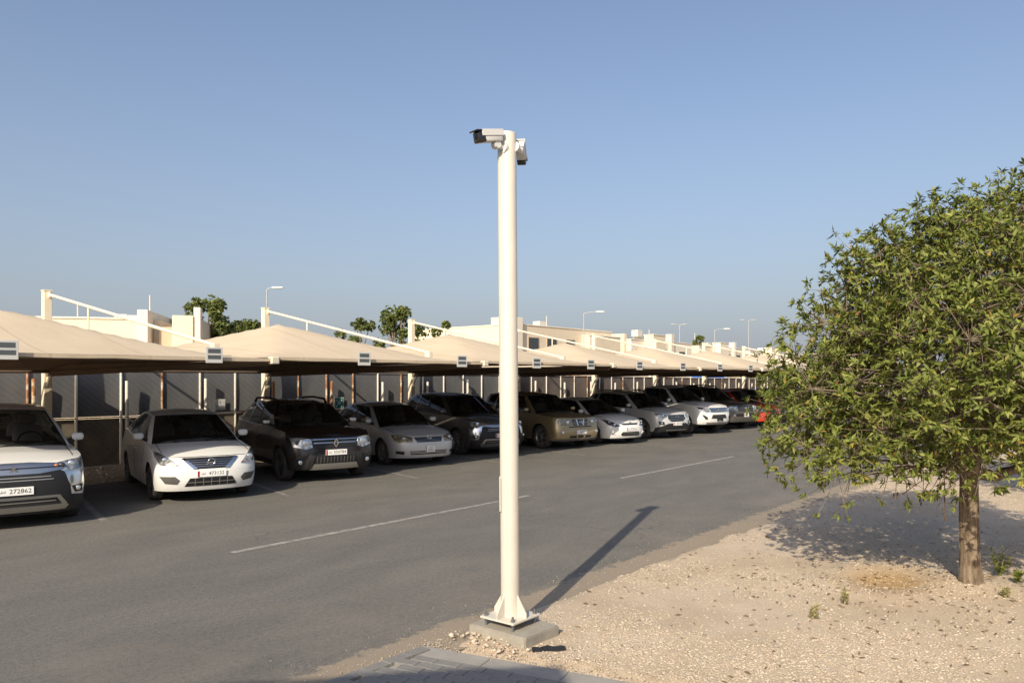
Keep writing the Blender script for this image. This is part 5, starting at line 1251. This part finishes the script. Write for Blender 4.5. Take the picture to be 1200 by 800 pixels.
c.patch('fog_pocket', 'grey_plastic', [(.53, .33), (.70, .345), (.775, .46), (.56, .46), (.49, .395)], .004, .02, True)
c.plate(.492, '473132', w_=.47, h=.105); c.doors([-.60, -1.55, -2.35], .80)
c.patch('hood_seam', 'grille_black', [(-.62, .765), (-.3, .765), (0, .768), (.3, .765), (.62, .765), (.62, .770), (0, .774), (-.62, .770)], .002, .004)
# 3 dark maroon SUV
c = Car('dark maroon SUV with roof rails and plate 550784', 'car', (9.98, 13.42), ang(-1), L=4.32, W=1.822, H=1.63, wb=2.673, fo=.82, R=.345, tw=.22, zs=.28, zbf=.26, zbr=.32, cf=.42, pf=2.8, flare=.03,
        front=[(.2, .14), (.35, .04), (.5, 0), (.68, .02), (.85, .06), (.95, .13), (1.08, .3)], rear=[(.25, .06), (.6, 0), (1.0, .03), (1.3, .08)],
        side=[(.25, .94), (.4, .97), (.65, .995), (.85, .99), (1.0, .96), (1.2, .91)], top=[(-3.5, 1.15), (-2.5, 1.10), (-.9, 1.06), (-.4, 1.05), (.1, 1.02), (.5, .98), (.82, .93)],
        xc=-.40, xrf=-1.05, xrr=-2.9, xre=-3.3, wr=.60, crown=.08, win=[(.05, .38), (.41, .68)], quarter=(.72, .90), paint='paint_maroon', rails='black_plastic', rim='rim_dark', spokes=5, mirror='chrome_satin')
g = c.patch('grille', 'grille_black', [(-.46, .70), (.46, .70), (.50, .88), (-.50, .88)], .006, .02)
c.bars('grille_bar', 'chrome', -.47, .47, [.855], .014, .014, g, .005); c.bars('grille_bar', 'chrome_satin', -.45, .45, [.785], .020, .012, g); c.bars('grille_bar', 'black_plastic', -.45, .45, [.715, .745], .008, .010, g)
x = c.fpt(0, .79, .03).x
for sg in (1, -1): c.flat('emblem', 'chrome', [(0, .885), (sg*.062, .79), (0, .695), (0, .73), (sg*.034, .79), (0, .85)], x+.008, .014)
lp = c.patch('headlamp', 'lamp_clear', [(.47, .71), (.60, .68), (.82, .73), (.855, .90), (.70, .905), (.49, .875)], .008, .02, True)
c.disc('lamp_lens', 'lamp_projector', .60, .79, .062, .014, True, lp); c.disc('lamp_lens', 'lamp_dark', .74, .82, .06, .014, True, lp)
c.patch('bumper_skirt', 'black_plastic', [(-.84, .27), (.84, .27), (.86, .46), (.50, .60), (-.50, .60), (-.86, .46)], .006, .02)
lo = c.patch('lower_grille', 'grille_black', [(-.46, .40), (.46, .40), (.40, .53), (-.40, .53)], .012, .02)
for i in range(12): c.patch('grille_rib', 'grey_plastic', [(-.40+i*.07, .405), (-.386+i*.07, .405), (-.386+i*.07, .52), (-.40+i*.07, .52)], .016, .01, parent=lo)
c.patch('skid_plate', 'silver_trim', [(-.52, .27), (.52, .27), (.45, .385), (-.45, .385)], .018, .02)
c.patch('bumper_guard', 'black_plastic', [(.42, .60), (.50, .30), (.60, .30), (.56, .60)], .03, .03, True); c.disc('fog_lamp', 'lamp_projector', .70, .43, .042, .014, True)
c.plate(.605, '550784', w_=.45, h=.11); c.doors([-.62, -1.58, -2.45], .86); c.spatch('sill_cladding', 'black_plastic', [(-c.wb+.42, .28), (-.42, .28), (-.42, .40), (-c.wb+.42, .40)], .008, .01)
# 4 silver sedan
c = Car('silver sedan with hazy headlamps, between the maroon and the grey-brown SUVs', 'car', (13.2, 14.08), ang(0), L=4.53, W=1.705, H=1.49, wb=2.6, fo=.90, R=.305, tw=.19, zs=.19, zbf=.2, cf=.55, pf=2.7,
        front=[(.15, .12), (.25, .04), (.42, 0), (.55, .01), (.66, .06), (.76, .17), (.95, .45)], top=[(-3.6, 1.03), (-3.1, 1.04), (-2, .97), (-.9, .93), (-.5, .915), (0, .85), (.45, .77), (.9, .70)],
        xc=-.34, xrf=-1.15, xrr=-2.5, xre=-3.2, wr=.57, crown=.085, win=[(.05, .44), (.47, .80)], quarter=(.83, .9), paint='paint_silver', seat='seat_tan', spokes=6)
g = c.patch('grille', 'grille_black', [(-.33, .575), (.33, .575), (.38, .69), (-.38, .69)], .006, .02); c.bars('grille_bar', 'chrome_satin', -.355, .355, [.60, .63, .66], .007, .010, g)
c.patch('grille_trim', 'paint_silver', [(-.39, .685), (.39, .685), (.40, .71), (-.40, .71)], .012, .02); c.ring('emblem', 'chrome', 0, .672, .062, .04, .007, .026); c.ring('emblem', 'chrome', 0, .672, .022, .038, .005, .028); c.ring('emblem', 'chrome', 0, .688, .042, .016, .005, .028)
lp = c.patch('headlamp', 'lamp_yellowed', [(.43, .575), (.72, .565), (.80, .62), (.805, .75), (.62, .735), (.43, .69)], .008, .02, True); c.disc('lamp_lens', 'lamp_clear', .62, .65, .05, .012, True, lp)
lo = c.patch('lower_grille', 'grille_black', [(-.48, .285), (.48, .285), (.50, .37), (-.50, .37)], .004, .02); c.bars('grille_bar', 'paint_silver', -.48, .48, [.315, .342], .010, .012, lo)
c.patch('fog_pocket', 'black_plastic', [(.62, .29), (.77, .31), (.775, .375), (.62, .365)], .004, .02, True); c.plate(.41, '90921', w_=.26, h=.15, two=True); c.doors([-.58, -1.55, -2.35], .80)
# 5 grey-brown SUV
c = Car('grey-brown SUV with chrome shield front, half hidden behind the pole', 'car', (16.25, 14.4), ang(0), **SUV, paint='paint_greybrown', rails=None)
shield_suv(c, '316428')
# 6 gold SUV
c = Car('gold SUV with pale rectangular headlamps right of the pole', 'car', (19.15, 13.75), ang(1), L=4.46, W=1.765, H=1.67, wb=2.625, fo=.86, R=.35, tw=.215, zs=.26, zbf=.27, zbr=.3, cf=.42, pf=3.2, flare=.012,
        front=[(.2, .12), (.32, .03), (.48, 0), (.68, .03), (.82, .06), (.92, .09), (1.05, .26)], rear=[(.25, .06), (.6, 0), (1.0, .03), (1.3, .08)],
        side=[(.2, .95), (.35, .98), (.6, 1.0), (.85, .985), (1.0, .955), (1.2, .91)], top=[(-3.6, 1.13), (-2.6, 1.07), (-.9, 1.03), (-.45, 1.02), (.1, .985), (.5, .95), (.86, .91)],
        xc=-.36, xrf=-1.05, xrr=-3.0, xre=-3.4, wr=.61, crown=.07, win=[(.05, .37), (.40, .68)], quarter=(.72, .90), paint='paint_gold', spokes=6)
g = c.patch('grille', 'grille_black', [(-.27, .70), (.27, .70), (.31, .87), (-.31, .87)], .006, .02); c.bars('grille_bar', 'chrome_satin', -.28, .28, [.735, .775, .815], .010, .012, g)
c.patch('grille_trim', 'chrome', [(-.125, .70), (-.085, .70), (-.125, .875), (-.165, .875)], .016, .02); c.patch('grille_trim', 'chrome', [(.085, .70), (.125, .70), (.165, .875), (.125, .875)], .016, .02); c.ring('emblem', 'chrome', 0, .785, .055, .05, .008, .03)
x = c.fpt(0, .785, .034).x; c.flat('emblem', 'chrome_satin', [(-.066, .774), (.066, .774), (.066, .796), (-.066, .796)], x+.006)
lp = c.patch('headlamp', 'lamp_yellowed', [(.34, .70), (.76, .72), (.80, .78), (.79, .90), (.36, .875)], .010, .02, True); c.disc('lamp_lens', 'lamp_projector', .48, .79, .06, .014, True, lp); c.disc('lamp_lens', 'lamp_clear', .66, .80, .055, .014, True, lp)
lo = c.patch('lower_grille', 'grille_black', [(-.40, .335), (.40, .335), (.43, .40), (-.43, .40)], .004, .02); [c.patch('grille_rib', 'paint_gold', [(y-.03, .33), (y+.03, .33), (y+.03, .405), (y-.03, .405)], .008, .01, parent=lo) for y in (-.14, .14)]
c.patch('bumper_slot', 'grille_black', [(-.44, .645), (.44, .645), (.44, .675), (-.44, .675)], .004, .02); c.disc('fog_lamp', 'lamp_projector', .66, .50, .05, .012, True); c.patch('bumper_skirt', 'grey_plastic', [(-.82, .25), (.82, .25), (.82, .31), (-.82, .31)], .008, .02)
c.plate(.50, '468172', w_=.44, h=.11); c.doors([-.6, -1.55, -2.45], .86)
# 7 white small sedan
c = Car('small white sedan with slim grille beside the gold SUV', 'car', (21.5, 13.4), ang(-1), L=4.37, W=1.70, H=1.46, wb=2.57, fo=.86, R=.305, tw=.19, zs=.19, zbf=.2, cf=.60, pf=2.5,
        front=[(.15, .12), (.24, .04), (.40, 0), (.52, .01), (.66, .08), (.78, .22), (.95, .5)], top=[(-3.5, 1.03), (-3.0, 1.02), (-2, .96), (-.9, .92), (-.5, .905), (0, .86), (.45, .79), (.86, .70)],
        xc=-.30, xrf=-1.15, xrr=-2.4, xre=-3.1, wr=.565, crown=.09, win=[(.05, .45), (.48, .82)], paint='paint_white_b', spokes=6)
g = c.patch('grille', 'grille_black', [(-.30, .615), (.30, .615), (.36, .665), (-.36, .665)], .006, .02); c.bars('grille_bar', 'chrome_satin', -.33, .33, [.635], .010, .012, g)
lp = c.patch('headlamp', 'lamp_dark', [(.40, .585), (.58, .555), (.74, .63), (.80, .80), (.70, .77), (.52, .66)], .008, .02, True); c.disc('lamp_lens', 'lamp_projector', .57, .625, .042, .014, True, lp); c.disc('lamp_lens', 'lamp_clear', .68, .69, .04, .014, True, lp)
lo = c.patch('lower_grille', 'grille_black', [(-.34, .275), (.34, .275), (.40, .33), (.34, .40), (-.34, .40), (-.40, .33)], .004, .02); c.bars('grille_bar', 'silver_trim', -.34, .34, [.32, .355], .007, .010, lo)
fp = c.patch('fog_pocket', 'paint_silver', [(.56, .31), (.70, .33), (.72, .44), (.60, .41)], .006, .02, True); c.disc('fog_lamp', 'lamp_projector', .645, .37, .036, .014, True, fp)
c.plate(.49, '372815', w_=.42, h=.10); x = c.fpt(0, .70, .012).x; c.ring('emblem', 'chrome', 0, .70, .05, .026, .006, .02); c.doors([-.58, -1.5, -2.3], .80)
# 8 white crossover
c = Car('white crossover SUV with hexagonal black grille and dark lower bumper', 'car', (24.45, 13.3), ang(0), L=4.27, W=1.78, H=1.63, wb=2.59, fo=.84, R=.335, tw=.215, zs=.26, zbf=.25, zbr=.3, cf=.46, pf=2.9, flare=.015,
        front=[(.2, .12), (.35, .03), (.5, 0), (.68, .02), (.82, .06), (.93, .16), (1.06, .36)], rear=[(.25, .06), (.6, 0), (1.0, .03), (1.3, .1)],
        side=[(.2, .95), (.35, .98), (.6, 1.0), (.85, .985), (1.0, .955), (1.2, .91)], top=[(-3.4, 1.16), (-2.6, 1.08), (-.9, 1.03), (-.45, 1.02), (.1, .98), (.5, .93), (.84, .87)],
        xc=-.36, xrf=-1.12, xrr=-2.85, xre=-3.25, wr=.59, crown=.08, win=[(.05, .40), (.43, .74)], quarter=(.78, .9), paint='paint_bluegrey', rails='silver_trim', spokes=5)
g = c.patch('grille', 'grille_black', [(-.30, .60), (.30, .60), (.43, .70), (.40, .83), (-.40, .83), (-.43, .70)], .006, .02); c.bars('grille_bar', 'chrome_satin', -.37, .37, [.64, .69, .74, .79], .012, .012, g); c.ring('emblem', 'chrome', 0, .755, .06, .034, .008, .028)
lp = c.patch('headlamp', 'lamp_clear', [(.44, .76), (.60, .73), (.80, .78), (.82, .90), (.66, .88), (.45, .83)], .008, .02, True); c.disc('lamp_lens', 'lamp_projector', .62, .80, .048, .014, True, lp)
c.patch('bumper_skirt', 'black_plastic', [(-.84, .25), (.84, .25), (.84, .40), (.42, .54), (-.42, .54), (-.84, .40)], .008, .02); c.bars('grille_bar', 'silver_trim', -.5, .5, [.30], .02, .018); fp = c.patch('fog_pocket', 'black_plastic', [(.58, .50), (.76, .50), (.78, .62), (.60, .60)], .008, .02, True); c.disc('fog_lamp', 'lamp_projector', .68, .55, .04, .014, True, fp)
c.plate(.52, '281946', w_=.44, h=.11); c.doors([-.6, -1.5, -2.35], .86)
# 9 white pickup
c = Car('white double-cab pickup truck with chrome striped grille', 'pickup truck', (27.35, 13.2), ang(.5), L=5.3, W=1.84, H=1.815, wb=3.085, fo=.99, R=.385, tw=.25, zs=.40, zbf=.38, zbr=.45, cf=.52, pf=2.9, flare=.02,
        front=[(.35, .10), (.48, .02), (.62, 0), (.8, .02), (.95, .06), (1.05, .15), (1.2, .4)], rear=[(.35, .06), (.7, 0), (1.2, .03)],
        side=[(.35, .94), (.5, .975), (.75, 1.0), (.95, .99), (1.1, .96), (1.3, .91)], top=[(-4.3, 1.15), (-2.7, 1.17), (-2.6, 1.19), (-.9, 1.16), (-.45, 1.15), (.1, 1.12), (.6, 1.07), (.99, 1.0)],
        xc=-.40, xrf=-1.12, xrr=-2.25, xre=-2.45, wr=.60, crown=.09, win=[(.05, .47), (.51, .90)], bed=-2.6, paint='paint_white_b', spokes=6, bowr=.05)
g = c.patch('grille', 'grille_black', [(-.42, .83), (.42, .83), (.50, .99), (-.50, .99)], .008, .02); c.bars('grille_bar', 'chrome', -.46, .46, [.845, .885, .925, .965], .022, .016, g); c.ring('emblem', 'chrome', 0, .90, .075, .05, .009, .03)
lp = c.patch('headlamp', 'lamp_clear', [(.46, .84), (.62, .83), (.82, .90), (.86, 1.03), (.70, 1.0), (.52, .99)], .008, .02, True); c.disc('lamp_lens', 'lamp_projector', .66, .93, .045, .014, True, lp); c.patch('lamp_recess', 'lamp_dark', [(.74, .92), (.82, .93), (.85, 1.015), (.76, .99)], .012, .01, True, lp)
lo = c.patch('lower_grille', 'grille_black', [(-.44, .60), (.44, .60), (.36, .74), (-.36, .74)], .006, .02); c.bars('grille_bar', 'grey_plastic', -.38, .38, [.65, .69], .010, .012, lo); c.patch('fog_pocket', 'black_plastic', [(.60, .57), (.68, .57), (.80, .74), (.74, .74), (.60, .65)], .006, .02, True)
c.patch('bumper_skirt', 'silver_trim', [(-.6, .38), (.6, .38), (.62, .46), (-.62, .46)], .008, .02)
tb = MB().tube((c.frontx(0, .6)+.05, -.10, .585), (c.frontx(0, .6)+.05, .10, .585), .03, n=10).build('tow_winch', 'black_plastic', c.e)
for y in (-.12, .12): MB().bevbox((c.frontx(0, .6)+.03, y, .575), (.06, .05, .13), .01).build('winch_bracket', 'black_plastic', c.e)
c.doors([-.65, -1.6, -2.4], .95)
# 10 dark olive SUV
c = Car('dark olive-grey SUV right of the white pickup', 'car', (30.5, 13.35), ang(0), L=4.6, W=1.86, H=1.76, wb=2.75, fo=.86, R=.37, tw=.235, zs=.32, zbf=.32, zbr=.34, cf=.36, pf=3.4, flare=.012,
        front=[(.3, .08), (.5, 0), (.8, .02), (.95, .05), (1.05, .14), (1.2, .34)], rear=[(.3, .06), (.7, 0), (1.2, .05)], side=[(.3, .95), (.5, .985), (.75, 1.0), (.95, .985), (1.1, .955), (1.3, .92)],
        top=[(-3.6, 1.2), (-2.6, 1.15), (-.9, 1.12), (-.45, 1.11), (.1, 1.08), (.5, 1.05), (.86, 1.0)], xc=-.38, xrf=-1.0, xrr=-3.1, xre=-3.5, wr=.63, crown=.06, win=[(.05, .36), (.39, .66)], quarter=(.7, .9), paint='paint_olive', rails='black_plastic')
g = c.patch('grille', 'grille_black', [(-.46, .78), (.46, .78), (.48, .97), (-.48, .97)], .006, .02); c.bars('grille_bar', 'silver_trim', -.46, .46, [.83, .90], .012, .012, g); c.patch('emblem', 'chrome', [(-.06, .85), (.06, .85), (.06, .91), (-.06, .91)], .02, .02)
lp = c.patch('headlamp', 'lamp_clear', [(.50, .78), (.80, .79), (.83, .96), (.52, .97)], .008, .02, True); c.disc('lamp_lens', 'lamp_projector', .65, .87, .055, .014, True, lp); c.patch('bumper_skirt', 'grey_plastic', [(-.86, .33), (.86, .33), (.86, .48), (-.86, .48)], .01, .02)
lo = c.patch('lower_grille', 'grille_black', [(-.6, .55), (.6, .55), (.6, .66), (-.6, .66)], .004, .02); c.plate(.60, '54217', w_=.30, h=.15, two=True); c.disc('fog_lamp', 'lamp_projector', .68, .58, .04, .012, True); c.doors([-.6, -1.55, -2.5], .92)
# 11 red hatchback
def small_car(label, pos, paint, num, suv=False, a=0):
    c = Car(label, 'car', pos, ang(a), L=4.25, W=1.76, H=1.6 if suv else 1.5, wb=2.57, fo=.84, R=.325, tw=.2, zs=.22, zbf=.22, cf=.52, pf=2.7,
            front=[(.15, .12), (.28, .03), (.45, 0), (.62, .02), (.78, .09), (.9, .22), (1.02, .45)], top=[(-3.4, 1.1), (-2.6, 1.03), (-.9, .98), (-.45, .965), (.1, .92), (.5, .86), (.84, .79)],
            side=[(.2, .95), (.35, .98), (.6, 1.0), (.8, .985), (.95, .955), (1.15, .90)], xc=-.36, xrf=-1.12, xrr=-2.8, xre=-3.2, wr=.585, win=[(.05, .42), (.45, .80)], paint=paint)
    g = c.patch('grille', 'grille_black', [(-.36, .60), (.36, .60), (.42, .70), (-.42, .70)], .006, .02); c.bars('grille_bar', 'chrome_satin', -.38, .38, [.645], .012, .012, g)
    lp = c.patch('headlamp', 'lamp_clear', [(.46, .64), (.62, .62), (.78, .70), (.82, .84), (.66, .80), (.50, .72)], .008, .02, True); c.disc('lamp_lens', 'lamp_projector', .63, .70, .045, .014, True, lp)
    lo = c.patch('lower_grille', 'grille_black', [(-.5, .28), (.5, .28), (.42, .42), (-.42, .42)], .004, .02); c.disc('fog_lamp', 'lamp_projector', .66, .40, .04, .012, True)
    c.plate(.50, num, w_=.44, h=.11); c.doors([-.6, -1.5, -2.4], .84); return c
small_car('bright red car at the left edge of the tree crown', (33.4, 13.3), 'paint_red', '190463', True)
small_car('dark teal car glimpsed through the left side of the tree', (36.3, 13.9), 'paint_teal', '206518', True)
small_car('white car glimpsed through the tree leaves, left of the farther white one', (39.2, 12.9), 'paint_white', '318094', True)
small_car('black car hidden behind the tree, between two white cars', (42.2, 13.5), 'paint_black', '127605')
small_car('white car behind the tree, farthest right in the parking row', (45.3, 13.3), 'paint_white_b', '403918')
